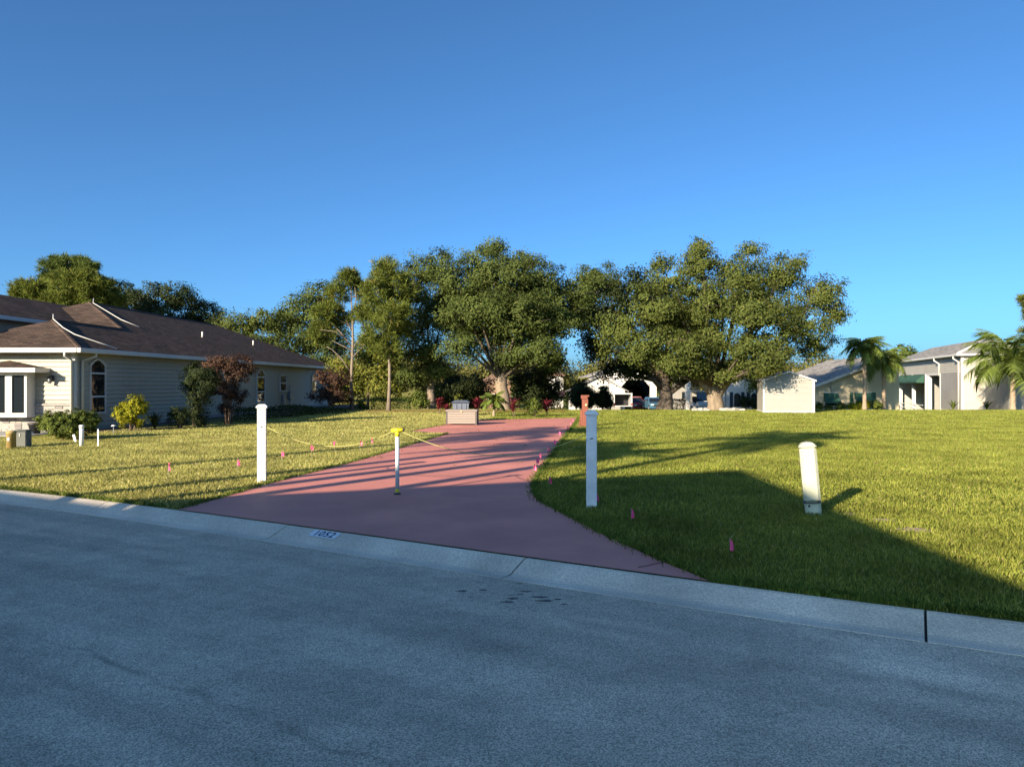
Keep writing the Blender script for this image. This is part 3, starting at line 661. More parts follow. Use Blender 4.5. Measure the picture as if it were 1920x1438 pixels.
make_tree('tree', 'low olive tree over the middle of the brown roof', (mx(470, 61), 61),
    lob(61, [(497, 600, 36, 28), (445, 612, 40, 26), (520, 645, 42, 30), (470, 650, 50, 30), (540, 690, 50, 25)], seed=6), .2, 2.5, M['oak2'], M['barkdark'], 95, .20, group=G_T)
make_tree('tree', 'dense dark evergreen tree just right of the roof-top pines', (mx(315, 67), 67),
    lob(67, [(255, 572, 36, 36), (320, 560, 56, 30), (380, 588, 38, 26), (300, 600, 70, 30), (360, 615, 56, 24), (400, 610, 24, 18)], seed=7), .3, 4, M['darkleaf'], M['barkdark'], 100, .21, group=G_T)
make_tree('pine_tree', 'rounded bright green pine above the left end of the roof', (mx(130, 60), 60),
    lob(60, [(150, 532, 52, 26), (105, 548, 42, 22), (60, 545, 36, 18), (185, 545, 30, 24), (45, 552, 26, 12), (140, 565, 70, 20), (205, 565, 26, 20)], seed=8), .22, 6, M['pine'], M['barkpine'], 250, .40, 'needle', G_T, straight=True, clump=.4)
make_tree('pine_tree', 'taller dark pine poking up behind the bright green pine', (mx(130, 70), 70),
    lob(70, [(125, 498, 40, 18), (160, 500, 24, 14), (100, 515, 24, 18), (140, 520, 40, 16)], seed=9), .25, 8, M['hedge'], M['barkpine'], 250, .42, 'needle', G_T, straight=True, clump=.4)
make_tree('tree', 'dark spreading shade tree between the roof pines and evergreen', (mx(225, 72), 72),
    lob(72, [(225, 560, 34, 34), (200, 590, 40, 24), (250, 600, 40, 24)], seed=10), .25, 4, M['darkleaf'], M['barkdark'], 95, .23, group=G_T)
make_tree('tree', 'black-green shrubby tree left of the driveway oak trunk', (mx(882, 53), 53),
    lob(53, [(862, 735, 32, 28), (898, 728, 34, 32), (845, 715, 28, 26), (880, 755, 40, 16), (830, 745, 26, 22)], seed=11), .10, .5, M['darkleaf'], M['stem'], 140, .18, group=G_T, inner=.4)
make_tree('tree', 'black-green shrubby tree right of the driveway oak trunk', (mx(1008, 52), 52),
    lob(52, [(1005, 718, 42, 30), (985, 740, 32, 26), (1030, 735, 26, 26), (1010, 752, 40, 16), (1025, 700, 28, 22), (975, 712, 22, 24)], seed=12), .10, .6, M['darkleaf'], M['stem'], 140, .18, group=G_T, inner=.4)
make_tree('tree', 'yellow-green tree behind the small shed', (mx(1440, 68), 68),
    lob(68, [(1440, 690, 32, 24), (1420, 705, 28, 22), (1460, 708, 28, 20), (1440, 725, 36, 20)], seed=13), .15, 1.5, M['limeleaf'], M['stem'], 60, .25, group=G_T)
make_tree('tree', 'rounded tree behind the cream gabled house', (mx(1690, 95), 95),
    lob(95, [(1690, 664, 30, 14), (1665, 675, 26, 14), (1712, 672, 20, 12), (1680, 695, 40, 22)], seed=14), .25, 4, M['hedge'], M['barkdark'], 45, .34, group=G_T)
make_tree('pine_tree', 'tall pine cut off by the right edge of the picture', (mx(1948, 66), 66),
    lob(66, [(1940, 565, 26, 14), (1938, 592, 24, 12), (1950, 620, 30, 14), (1960, 545, 24, 14)], seed=15), .2, 5, M['pine'], M['barkpine'], 260, .40, 'needle', G_T, straight=True, clump=.36)
# far woods, one mass
wl = []
rs = random.Random(21)
for x in range(-120, 2100, 46):
    d = 150 + rs.uniform(-12, 25); top = 672 + rs.uniform(-12, 14) - (8 if x < 1000 else 0); b_ = 745
    if 1040 < x < 1120: top = 694
    wl.append((mx(x, d), d, (mz(top, d) + mz(b_, d))/2, 44*d/FPX, 5, (mz(top, d) - mz(b_, d))/2))
V, F, C = cloud(wl, 16, .55, .6, 1.3, 40)
tag(link('distant_wood', np_mesh('distant_wood', V, F), M['wood']), 'distant line of woodland behind the houses', 'wood', None, 'stuff')
b = MB()
for i in range(46):
    x = rs.uniform(1470, 1600); d = rs.uniform(128, 140); z0 = zg(d); h = mz(690 + rs.uniform(0, 16), d) - z0
    b.tube([(mx(x, d), d, z0), (mx(x, d) + rs.uniform(-.3, .3), d, z0 + h*.6), (mx(x, d) + rs.uniform(-.8, .8), d, z0 + h)], [.22, .16, .05], 5)
tag(b.build('distant_trunks', M['bark']), 'bare pale trunks of the far wood behind the shed', 'wood', None, 'stuff')

# ------------------------------------------------------------------ shrubs
def shrub(name, label, base, lobes, leaf, dens=180, L=.09, stems=5, group='shrubs and bedding plants', aspect=.5, clump=.16, per=60, cat='shrub', stem_top=.6, inner=.2, lo=.75):
    bx, by = base; z0 = zg(by); t = thing(name, label, cat, (bx, by, z0), 0, group)
    loc = [(l[0] - bx, l[1] - by, l[2] - z0, *l[3:]) for l in lobes]
    V, F, C = cloud(loc, dens, L, aspect, clump, per, inner=inner, lo=lo)
    link('foliage', np_mesh('foliage', V, F), leaf, t)
    b = MB()
    for i in range(stems):
        l = random.choice(loc); e = Vector((l[0] + random.uniform(-.5, .5)*l[3], l[1] + random.uniform(-.5, .5)*l[4], l[2] + random.uniform(0, .4)*l[5]))
        s = Vector((random.uniform(-.12, .12), random.uniform(-.12, .12), -.05)); b.tube(bez(s, Vector((s.x*1.5, s.y*1.5, e.z*.6)), e, 4), [.022, .02, .017, .013, .008], 5)
    b.build('stem', M['stem'], t); return t
def px_shrub(label, x0, x1, y0, y1, d, leaf, n=4, seed=0, **k):
    """a rounded bush showing between x0..x1, y0..y1"""
    rs = random.Random(seed); z0 = zg(d); cx = (x0 + x1)/2; w = (x1 - x0)/2*d/FPX; top = mz(y0, d); h = top - z0
    lobes = [(mx(cx, d), d, z0 + h*.48, w*.86, w*.75, h*.52)]
    for i in range(n):
        a = rs.uniform(0, 6.28); lobes.append((mx(cx, d) + math.cos(a)*w*.5, d + math.sin(a)*w*.4, z0 + h*rs.uniform(.35, .7), w*.5, w*.5, h*rs.uniform(.26, .34)))
    return shrub('shrub', label, (mx(cx, d), d), lobes, leaf, **k)
px_shrub('rounded clipped bush in front of the stone-clad house corner', 74, 186, 767, 826, 21.3, M['bushleaf'], 9, 1, dens=1100, L=.055, clump=.07, lo=.85)
px_shrub('yellow-green bush against the beige side wall', 214, 277, 742, 812, 25.2, M['yellowleaf'], 6, 2, dens=600, L=.075, clump=.10)
px_shrub('small dark clipped bush on the shaded side wall', 314, 356, 762, 808, 26.2, M['darkleaf'], 6, 3, dens=900, L=.06, clump=.08)
dv = 27.5
shrub('shrub', 'tall drooping green shrub on the shaded side wall', (mx(368, dv), dv), lob(dv, [(372, 700, 30, 22, 0), (355, 715, 20, 18, -.2), (392, 715, 20, 24, 0), (372, 740, 26, 24, -.1), (370, 770, 18, 24, 0), (372, 790, 13, 14, 0)]), M['darkleaf'], dens=600, L=.12, aspect=.22, clump=.16, inner=.35)
dv = 29.0
shrub('shrub', 'vase-shaped purple-brown shrub with sunlit bronze top', (mx(428, dv), dv), lob(dv, [(430, 680, 40, 18, 0), (402, 688, 20, 16, 0), (458, 690, 20, 18, 0), (430, 705, 40, 22, 0), (425, 735, 30, 20, 0), (445, 745, 20, 20, 0), (425, 765, 18, 12, 0)]), M['purple'], dens=420, L=.085, stems=26, clump=.15, inner=.35)
dv = 43.0
shrub('shrub', 'dark purple-brown shrub at the far end of the side wall', (mx(620, dv), dv), lob(dv, [(612, 710, 26, 16, 0), (632, 712, 26, 18, 0), (606, 738, 26, 18, 0), (630, 742, 30, 22, 0)]), M['purple'], dens=300, L=.11, stems=16, clump=.2, inner=.35)
def hedge(label, x0, x1, y0, d, leaf, depth=.8, x1d=None, dens=230, L=.1, wavy=.1):
    """a clipped hedge between two ground points"""
    d1 = x1d or d; a = Vector((mx(x0, d), d, 0)); b_ = Vector((mx(x1, d1), d1, 0)); ln = (b_ - a).length
    t = thing('hedge', label, 'hedge', (a.x, a.y, zg(d)), math.atan2(b_.y - a.y, b_.x - a.x), 'hedges')
    h = mz(y0, (d + d1)/2) - zg((d + d1)/2)
    n = int((2*ln*h + ln*depth + depth*h*2)*dens); u = rng.random((n, 3)); f = rng.random(n)
    tot = 2*ln*h + ln*depth + depth*h*2; p = np.zeros((n, 3)); N_ = np.zeros((n, 3))
    e = np.cumsum([ln*h, ln*h, ln*depth, depth*h, depth*h])/tot; k = np.searchsorted(e, f)
    jit = np.abs(rng.normal(size=n))*.05
    for q, (ax, val, nn) in enumerate([(1, 0, (0, -1, 0)), (1, depth, (0, 1, 0)), (2, h, (0, 0, 1)), (0, 0, (-1, 0, 0)), (0, ln, (1, 0, 0))]):
        s = k == q; pp = u[s]*np.array([ln, depth, h]); pp[:, ax] = val; nn = np.array(nn); pp -= nn*jit[s][:, None]; p[s] = pp; N_[s] = nn
    p += (rng.normal(size=p.shape)*.03); p[:, 2] += wavy*np.sin(p[:, 0]*1.7 + x0)*(p[:, 2]/h)*.5; p[:, 2] -= zg(d)*0
    N2 = norm(N_*.8 + unit(n)*.8); D = norm(np.cross(N2, unit(n))); sz = L*rng.uniform(.6, 1.3, n)
    V, F = leaf_geo(p, D, N2, sz, sz*.55); link('foliage', np_mesh('foliage', V, F), leaf, t)
    b = MB()
    for i in range(max(3, int(ln*2))): b.tube([(random.uniform(.1, ln - .1), random.uniform(.2, depth - .2), -.05), (random.uniform(.1, ln - .1), depth/2, h*.5), (random.uniform(.1, ln - .1), depth/2, h*.85)], [.02, .015, .008], 4)
    b.build('stem', M['stem'], t); return t
hedge('long dark clipped hedge under the small side window', 458, 588, 764, 30.5, M['darkleaf'], .9, 37.5, dens=300, L=.08)
hedge('short dark hedge at the far corner of the beige house', 590, 652, 766, 37.8, M['darkleaf'], .9, 41, dens=200, L=.1)
hedge('square-clipped sunlit hedge behind the pine trunk', 694, 766, 746, 46, M['hedge'], 1.2)
hedge('low clipped hedge beyond the driveway end', 1034, 1066, 743, 49, M['darkleaf'], 1.0)
hedge('low dark hedge left of the white garage post', 1080 + 160, 1286, 748, 62, M['darkleaf'], 1.0)
px_shrub('loose bush with mixed leaves beside the square hedge', 770, 806, 732, 770, 46, M['bushleaf'], 4, 5, dens=130, L=.15, clump=.2)
px_shrub('small sunlit bush between pine and thinning pine', 664, 690, 750, 772, 45, M['limeleaf'], 3, 6, dens=130, L=.14, clump=.2)
px_shrub('feathery bright green shrub on the strip behind the driveway', 983, 1014, 738, 783, 35.5, M['bushleaf'], 3, 7, dens=300, L=.13, aspect=.3, clump=.14)
px_shrub('bright green bush poking up behind the grey bin', 846, 876, 738, 772, 37, M['limeleaf'], 3, 8, dens=220, L=.12, clump=.14)
px_shrub('dark spiky bush in front of the white garage house', 1068, 1118, 712, 768, 58, M['darkleaf'], 5, 9, dens=520, L=.30, aspect=.16, clump=.25, inner=.4)
px_shrub('rounded dark bush in front of the white garage house', 1112, 1150, 724, 768, 58, M['darkleaf'], 5, 10, dens=420, L=.16, clump=.2, inner=.4)
px_shrub('near black bush under the arched windows, left one', 1390, 1404, 738, 770, 58, M['darkleaf'], 2, 11, dens=400, L=.14, clump=.2, inner=.4)
px_shrub('near black bush under the arched windows, right one', 1406, 1424, 742, 770, 58, M['darkleaf'], 2, 12, dens=400, L=.14, clump=.2, inner=.4)
for i, (x0, x1, y0, lf, tx) in enumerate([(1524, 1542, 756, 'bushleaf', 'first clipped ball bush right of the small shed'), (1546, 1562, 758, 'hedge', 'second clipped ball bush right of the small shed'), (1563, 1588, 756, 'bushleaf', 'third and widest ball bush right of the small shed'),
                                         (1590, 1634, 752, 'yellowleaf', 'yellow-leaved low shrub under the green awning'), (1628, 1656, 750, 'bushleaf', 'green shrub beside the palm trunks of the cream house')]):
    px_shrub(tx, x0, x1, y0, 770, 54, M[lf], 4, 20 + i, dens=380, L=.11, clump=.15)
def tuft(label, base, h, n, leaf, w=.02, spread=.6, name='strappy_plant', group='strappy plants', cat='plant', curve=.5, stem=0.0):
    bx, by = base; t = thing(name, label, cat, (bx, by, zg(by)), 0, group); Vs = []; Fs = []; b = 0
    for i in range(n):
        a = random.uniform(0, 6.28); l = h*random.uniform(.65, 1.1); s = spread*random.uniform(.2, 1)*l; z0 = stem*random.uniform(.35, 1); d = Vector((math.cos(a), math.sin(a), 0)); sd = Vector((-d.y, d.x, 0))
        for k in range(5):
            q = k/4; c = d*s*q**1.4 + Vector((0, 0, z0 + (l - stem*.4)*(q - curve*.35*q**3))); ww = w*(1 - .9*abs(q - .35)**1.3)*(1 if q < .98 else .1)
            Vs += [c + sd*ww, c - sd*ww]
        Fs += [(b + 2*k, b + 2*k + 1, b + 2*k + 3, b + 2*k + 2) for k in range(4)]; b += 10
    link('foliage', np_mesh('foliage', np.array([tuple(v) for v in Vs]), np.array(Fs)), leaf, t)
    if stem:
        m_ = MB(); m_.tube([(0, 0, -.05), (.02, 0, stem*.5), (0, .01, stem)], [.02, .018, .014], 6); m_.tube([(.03, 0, -.05), (.09, .02, stem*.4), (.12, .05, stem*.8)], [.015, .014, .011], 5); m_.build('stem', M['stem'], t)
    return t
tuft('grey-green grassy plant beside the yellow-green bush', (mx(290, 25.6), 25.6), .75, 90, M['darkleaf'], .014)
CG = 'red-leaved plants behind the driveway'
for (x, yb, d, h, st, tx) in [(822, 776, 38, .75, .55, 'red-leaved cordyline left of the grey bin'), (893, 774, 38, .8, .5, 'red-leaved cordyline right of the grey bin'), (962, 783, 35.2, .75, .55, 'red-leaved cordyline before the oak trunk'),
                              (1024, 782, 36, .75, .5, 'red-leaved cordyline right of the feathery shrub'), (838, 774, 39, .5, .3, 'smallest dark red cordyline, partly hidden by the storage box')]:
    tuft(tx, (mx(x, d), d), h*.8, 80, M['cordyline'], .03, .95, 'cordyline', CG, curve=.6, stem=st*1.25)

# ------------------------------------------------------------------ palms
def frond_mesh(L, drop, n=34, ll=.5, w=.035):
    Vs, Fs = [], []; b = 0
    def P(q): return Vector((L*(q - .12*q*q*drop), 0, L*(.55*q - .62*drop*q*q)))
    for i in range(n):
        q = .1 + .9*i/(n-1); p = P(q); tng = (P(min(1, q + .02)) - P(q - .02)).normalized(); l = ll*(math.sin(math.pi*(.12 + .8*q))**.7)*random.uniform(.85, 1.1)
        for s in (-1, 1):
            h_ = random.uniform(.15, 1.0); d = (Vector((0, s, 0))*.8 + tng*.45 + Vector((0, 0, -.55*h_))).normalized(); e = p + d*l*.5; f = p + d*l*.80 + Vector((0, 0, -l*.55*h_)); sd = tng*w
            Vs += [p - sd*.5, p + sd*.5, e + sd*.5, f, e - sd*.5]; Fs.append((b, b+1, b+2, b+3, b+4)); b += 5
    me = np_mesh('frond', np.array([tuple(v) for v in Vs]), np.array(Fs)); return me, [P(k/6) for k in range(7)]
def palm(label, base, h, nfr, L, ll, leaf=None, drop=1.0, r=.14, lean=(0, 0), group='palms', up=1.0, name='palm_tree'):
    leaf = leaf or M['palm']
    bx, by = base; t = thing(name, label, 'palm', (bx, by, zg(by)), 0, group)
    b = MB(); pts = []; rad = []
    for i in range(13):
        q = i/12; pts.append((lean[0]*q*q, lean[1]*q*q, -.1 + (h + .1)*q)); rad.append(r*(1.35 - .35*min(1, q*6))*(1 - .15*q) + (.012 if i % 2 else 0))
    b.tube(pts, rad, 10); b.build('trunk', M['barkpalm'], t)
    cs = MB(); cs.tube([(lean[0], lean[1], h - .05), (lean[0], lean[1], h + .35), (lean[0], lean[1], h + .6)], [r*.95, r*.9, r*.4], 10); cs.build('crown_shaft', M['bushleaf'], t)
    meshes = [frond_mesh(L*random.uniform(.9, 1.1), drop*random.uniform(.8, 1.25), 58, ll, .028) for _ in range(4)]
    rach = []
    for me, pth in meshes:
        m_ = MB(); m_.tube(pth, [.03, .027, .023, .019, .015, .01, .005], 5); m2 = m_.mesh('frond_stalk'); m2.materials.append(M['bushleaf']); rach.append(m2); me.materials.append(leaf)
    for i in range(nfr):
        k = i % 4; f = link('frond', meshes[k][0], None, t); f.location = (lean[0], lean[1], h + .35)
        el = (i/nfr); f.rotation_euler = (random.uniform(-.2, .2), (-1.05 + 1.6*el)*up, i*2.39996 + random.uniform(-.15, .15))
        s = link('frond_stalk', rach[k], None, f)
    return t
palm('feathery palm, tallest one before the cream house', (mx(1621, 52), 52), mz(664, 52) - zg(52), 18, 1.8, .85, drop=1.3, r=.13)
palm('feathery palm, shorter one before the cream house', (mx(1657, 55), 55), mz(690, 55) - zg(55), 18, 2.1, .9, drop=1.3, r=.13)
palm('big drooping palm at the right edge before the grey house', (mx(1899, 51), 51), mz(694, 51) - zg(51), 30, 3.7, 1.35, drop=1.05, r=.17)
palm('miniature palm with arching fronds on the strip behind the driveway', (mx(926, 36), 36), .35, 14, .75, .28, drop=1.3, r=.07, name='palm_tree')

# ------------------------------------------------------------------ the beige house on the left
A_H = -.04
H = thing('house', 'long beige lap-sided house with dark brown shingle roof on the left', 'house', (-14.4, 24.6, 0), A_H)
LEN, EAV, PIT = 29.4, 2.66, .417
b = MB(); b.box(-11.8, -.03, .03, LEN, -.7, EAV); b.build('wall', M['siding'], H)
b = MB(); b.box(-11.83, -.002, -.0, LEN + .03, -.8, .14); b.build('foundation', M['concrete'], H)
# lap siding: each board is its own part
cz = .155
def board_mesh(L_, ch, th=.042):
    m_ = MB(); m_.prism([(.0, .0), (-th, 0), (-th, .012), (-.004, ch), (.0, ch)], 'x', 0, L_); return m_.mesh('siding_board')
# side wall faces +x: board built facing -y, turned a quarter
ch_n = int((EAV - .14)/cz)
sb = board_mesh(LEN - .12, cz); sb.materials.append(M['siding'])
for i in range(ch_n):
    o = link('siding_board', sb, None, H); o.location = (-.030, .06, .14 + i*cz); o.rotation_euler = (0, 0, math.pi/2)
fb = board_mesh(5.0, cz); fb.materials.append(M['siding'])
for i in range(ch_n):
    if .14 + i*cz < .93: continue
    o = link('siding_board', fb, None, H); o.location = (-5.1, .03, .14 + i*cz)
b = MB(); b.box(-.12, .012, -.012, .11, .12, EAV); b.build('corner_trim', M['trim'], H)
# stone veneer below the front siding, stone by stone
smeshes = []
for k in range(8):
    m_ = MB(); w, h_ = random.uniform(.13, .30), random.uniform(.065, .105); dpt = random.uniform(.035, .06); m_.bbox(0, w, -dpt, 0, 0, h_, .012); me = m_.mesh('stone'); me.materials.append(M['stone'] if k % 3 else M['stone2']); smeshes.append((w, h_, me))
z = .0
while z < .86:
    x = -4.6 + random.uniform(0, .12); rowh = .095
    while x < -.28:
        w, h_, me = random.choice(smeshes); o = link('stone', me, None, H); o.location = (x, .03, z + random.uniform(0, .012)); o.scale = (1, 1, rowh/h_*.93); x += w + .01
    z += rowh
b = MB(); b.box(-4.7, -.13, -.055, .03, .875, .925); b.build('stone_ledge', M['concrete'], H)
b = MB(); b.box(-4.7, -.13, -.01, .03, -.1, .88); b.build('stone_mortar', M['concrete'], H)
# roof: right slope carries both wings; front wing hip; main hip
ER = EAV + .10; ov = .42
def rz(t): return ER + PIT*t
def roof_part(name, polys, m, parent, th=.06):
    vs, fs = [], []
    for P_ in polys:
        n = len(P_); k = len(vs); vs += [Vector(p) for p in P_] + [Vector(p) - Vector((0, 0, th)) for p in P_]
        fs += [tuple(range(k, k + n)), tuple(range(k + 2*n - 1, k + n - 1, -1))] + [(k + i, k + n + i, k + n + (i+1) % n, k + (i+1) % n) for i in range(n)]
    me = bpy.data.meshes.new(name); me.from_pydata([tuple(v) for v in vs], [], fs); me.update(); return link(name, me, m, parent)
tA, tB = 6.4, 2.7; xe = ov; yf = -.42; yb_ = LEN + ov
yr0, yr1 = 10.4, yb_ - tA
rs_poly = [(xe, yf, ER), (xe, yb_, ER), (xe - tA, yr1, rz(tA)), (xe - tA, yr0, rz(tA)), (xe - tB, yr0 - (tA - tB), rz(tB)), (xe - tB, yf + tB, rz(tB))]
roof = roof_part('roof', [rs_poly], M['roofbrown'], H)
roof_part('front_hip', [[(xe - 2*tB, yf, ER), (xe, yf, ER), (xe - tB, yf + tB, rz(tB))]], M['roofbrown'], roof)
roof_part('upper_hip', [[(xe - tA - (tA - tB), yr0 - (tA - tB), rz(tB)), (xe - tB, yr0 - (tA - tB), rz(tB)), (xe - tA, yr0, rz(tA))]], M['roofbrown'], roof)
roof_part('rear_hip', [[(xe, yb_, ER), (xe - 2*tA, yb_, ER), (xe - tA, yr1, rz(tA))]], M['roofbrown'], roof)
roof_part('left_slope', [[(xe - 2*tA, yb_, ER), (xe - 2*tA, yr0 - tA, ER), (xe - tA, yr0, rz(tA)), (xe - tA, yr1, rz(tA))], [(xe - 2*tB, yr0 - tA + 1.5, ER), (xe - 2*tB, yf, ER), (xe - tB, yf + tB, rz(tB)), (xe - tB, yr0 - tA + tB, rz(tB))]], M['roofbrown'], roof)
# ridge caps
b = MB()
for p, q in (((xe, yf, ER), (xe - tB, yf + tB, rz(tB))), ((xe - tB, yr0 - tA + tB, rz(tB)), (xe - tA, yr0, rz(tA))), ((xe - tA, yr0, rz(tA)), (xe - tA, yr1, rz(tA))), ((xe - tA, yr1, rz(tA)), (xe, yb_, ER)), ((xe - tB, yf + tB, rz(tB)), (xe - tB, yr0 - tA + tB, rz(tB)))):
    b.tube([Vector(p) + Vector((0, 0, -.045)), Vector(q) + Vector((0, 0, -.045))], .085, 6, True, False)
b.build('ridge_cap', M['roofbrown'], roof)
# tall garage wing at far left
CE, CX0, CT = 4.08, -4.35, 3.0
b = MB(); b.box(-10.9, CX0 - .40, -.1, 12, ER - .3, CE - .05); b.build('upper_wall', M['siding'], H)
roof_part('wing_roof', [[(CX0, -.6, CE), (CX0, 14, CE), (CX0 - CT, 14, CE + .417*CT), (CX0 - CT, -.6, CE + .417*CT)], [(CX0 - 2*CT, -.6, CE), (CX0 - CT, -.6, CE + .417*CT), (CX0 - CT, 14, CE + .417*CT), (CX0 - 2*CT, 14, CE)]], M['roofbrown'], roof)
b = MB(); b.prism([(CX0 - .4, CE - .06), (CX0 - 2*CT + .4, CE - .06), (CX0 - CT, CE + .417*(CT - .4) - .06)], 'y', -.1, .0); b.build('gable_wall', M['siding'], H)
# gutters, fascia, soffit, downspouts
def gutter(name, x0, x1, y0, y1, z, par):
    m_ = MB(); m_.bbox(x0, x1, y0, y1, z - .14, z + .012, .015); return m_.build(name, M['trim'], par)
gutter('gutter', xe - .02, xe + .11, yf - .11, yb_ + .05, ER - .02, H)
gutter('gutter', xe - 2*tB, xe - .03, yf - .11, yf + .02, ER - .02, H)
gutter('gutter', CX0 - .02, CX0 + .11, -.6, 11.0, CE - .01, H)
b = MB(); b.box(.002, xe - .025, .0, yb_, ER - .155, ER - .125); b.box(xe - 2*tB, .0, yf + .025, -.016, ER - .155, ER - .125); b.build('soffit', M['trim'], H)
b = MB(); b.box(CX0 - .39, CX0 - .025, -.1, 11.0, CE - .13, CE - .10); b.build('upper_soffit', M['trim'], H)
def pipe(name, pts, r, par, m=None):
    m_ = MB(); m_.tube(pts, r, 8); return m_.build(name, m or M['trim'], par)
pipe('downspout', [(-.03, yf - .06, ER - .12), (-.03, yf - .06, ER - .26), (-.07, -.07, ER - .40), (-.07, -.07, .12)], .045, H)
pipe('downspout', [(xe + .04, .42, ER - .12), (xe + .04, .42, ER - .25), (.07, .30, ER - .40), (.07, .30, .12)], .045, H)
# hip cables lying on the roof
pipe('roof_cable', [(xe - tB - .05, yf + tB + .1, rz(tB) + .22), (xe - tB + .05, yf + tB - .05, rz(tB) + .04), (-1.35, 1.45, rz(1.77) + .05), (-.75, 1.15, rz(1.17) + .05), (-.1, 1.5, rz(.52) + .05), (xe - .05, 1.8, rz(.05) + .05)], .018, H, M['trim'])
pipe('roof_cable', [(xe - tA + .1, yr0 + .2, rz(tA) + .20), (xe - tA + .2, yr0, rz(tA - .2) + .05), (xe - tA + 1.3, yr0 - .75, rz(tA - 1.3) + .05), (xe - tA + 2.4, yr0 - 1.5, rz(tA - 2.4) + .05), (xe - tA + 3.2, yr0 - 1.4, rz(tA - 3.2) + .05)], .018, H, M['trim'])
for (px, d) in ((378, 39.6), (474, 46.0)):
    xw = mx(px, d) + 14.4 - .04*(d - 24.6); tt = ov - xw
    m_ = MB(); m_.lathe([(.05, rz(tt) - .05), (.05, rz(tt) + .30), (.035, rz(tt) + .30)], 10, (xw, d - 24.6)); m_.build('vent_pipe', M['trim'], roof)
# side windows (face +x)
def arch(y0, y1, z0, z1, rise, inset=0.0):
    pts = [(y0 + inset, z0 + inset), (y1 - inset, z0 + inset)]; n = 8 if rise else 1
    for i in range(n + 1):
        q = i/n; pts.append((y1 - inset + (y0 - y1 + 2*inset)*q, z1 - rise - inset + (rise*math.sin(math.pi*q) if rise else 0) + (0 if rise else 0)))
    return pts
def side_window(y0, y1, z0, z1, rise, bars, name='window'):
    m_ = MB(); o = arch(y0, y1, z0, z1, rise); i = arch(y0, y1, z0, z1, rise, .065); n = len(o)
    vs = [(x, *p) for x in (-.03, .06) for p in o] + [(x, *p) for x in (-.03, .06) for p in i]
    fs = []
    for k in range(n):
        k2 = (k+1) % n
        fs += [(k, k2, n + k2, n + k), (n + k, n + k2, 3*n + k2, 3*n + k), (2*n + k2, 2*n + k, 3*n + k, 3*n + k2)]
    m_.add(vs, fs)
    for zz in bars: m_.box(-.01, .055, y0 + .05, y1 - .05, zz - .03, zz + .03)
    w = m_.build(name, M['trim'], H)
    g = MB(); g.add([(.032, *p) for p in i], [tuple(range(n))]); 
    zs = [z0 + .065] + list(bars) + [z1 - .06]
    g.build('pane', M['glass'], w); return w
side_window(.75, 1.68, .55, 2.46, .20, (1.15, 1.95))
side_window(15.6, 16.8, .55, 2.38, .28, (1.15, 1.95))
side_window(19.2, 20.3, 1.12, 2.12, 0, (1.62,))
side_window(25.2, 26.4, .9, 2.3, .28, (1.75,))
# meters on the side wall
b = MB(); b.bbox(.02, .14, 19.5, 19.9, .45, .95, .01); b.build('meter_box', M['grey'], H)
b = MB(); b.bbox(.02, .16, 20.6, 21.1, .62, 1.12, .01); b.build('meter_box', M['grey'], H)
b = MB(); b.tube([(.06, 20.85, .65), (.06, 20.85, -.1)], .025, 6); b.tube([(.06, 19.7, .45), (.06, 19.7, -.1)], .025, 6); b.tube([(.06, 20.85, 1.1), (.06, 20.85, 1.5)], .02, 6); b.build('conduit', M['grey'], H)
# front bay window with its own little roof
b = MB(); b.box(-3.3, -1.34, -.42, .02, .50, .64); b.box(-3.3, -1.34, -.42, .02, 1.86, 1.97)
for x in (-3.3, -2.06, -1.42): b.box(x, x + .08 + (.14 if x == -2.06 else 0), -.42, -.30, .64, 1.86)
b.box(-2.62, -2.5, -.42, -.30, .64, 1.86); b.box(-1.42, -1.34, -.30, .02, .64, 1.86)
bw = b.build('bay_window', M['trim'], H)
for (x0, x1) in ((-3.22, -2.62), (-2.5, -2.06), (-1.84, -1.42)):
    g = MB(); g.box(x0, x1, -.37, -.36, .64, 1.86); g.build('pane', M['glass'], bw)
b = MB(); b.box(-3.29, -1.35, -.29, .02, .60, .645); b.build('bay_sill', M['trim'], bw)
br_ = roof_part('bay_roof', [[(-3.6, -.72, 2.09), (-.85, -.72, 2.09), (-2.2, -.0, 2.36)], [(-.85, -.72, 2.09), (-.85, .0, 2.09), (-2.2, .0, 2.36)]], M['roofbrown'], H, .04)
b = MB(); b.box(-3.6, -.86, -.745, -.70, 1.96, 2.10); b.box(-.88, -.835, -.745, .0, 1.96, 2.10); b.box(-3.58, -.88, -.70, .0, 1.955, 1.975); b.build('fascia', M['trim'], br_)
# wall lantern
b = MB(); b.box(-.80, -.70, -.03, .0, 1.70, 1.86); b.tube([(-.75, -.02, 1.84), (-.75, -.10, 1.88), (-.75, -.16, 1.84)], .012, 6); b.lathe([(.03, 1.83), (.085, 1.80), (.075, 1.78)], 8, (-.75, -.16))
for k in range(4): a = math.pi/4 + k*math.pi/2; b.tube([(-.75 + .07*math.cos(a), -.16 + .07*math.sin(a), 1.79), (-.75 + .05*math.cos(a), -.16 + .05*math.sin(a), 1.62)], .007, 4)
b.lathe([(.055, 1.60), (.055, 1.62)], 8, (-.75, -.16)); wl_ = b.build('wall_lantern', M['black'], H)
g = MB(); g.lathe([(.045, 1.62), (.06, 1.78)], 8, (-.75, -.16)); g.build('lamp_glass', M['grey'], wl_)
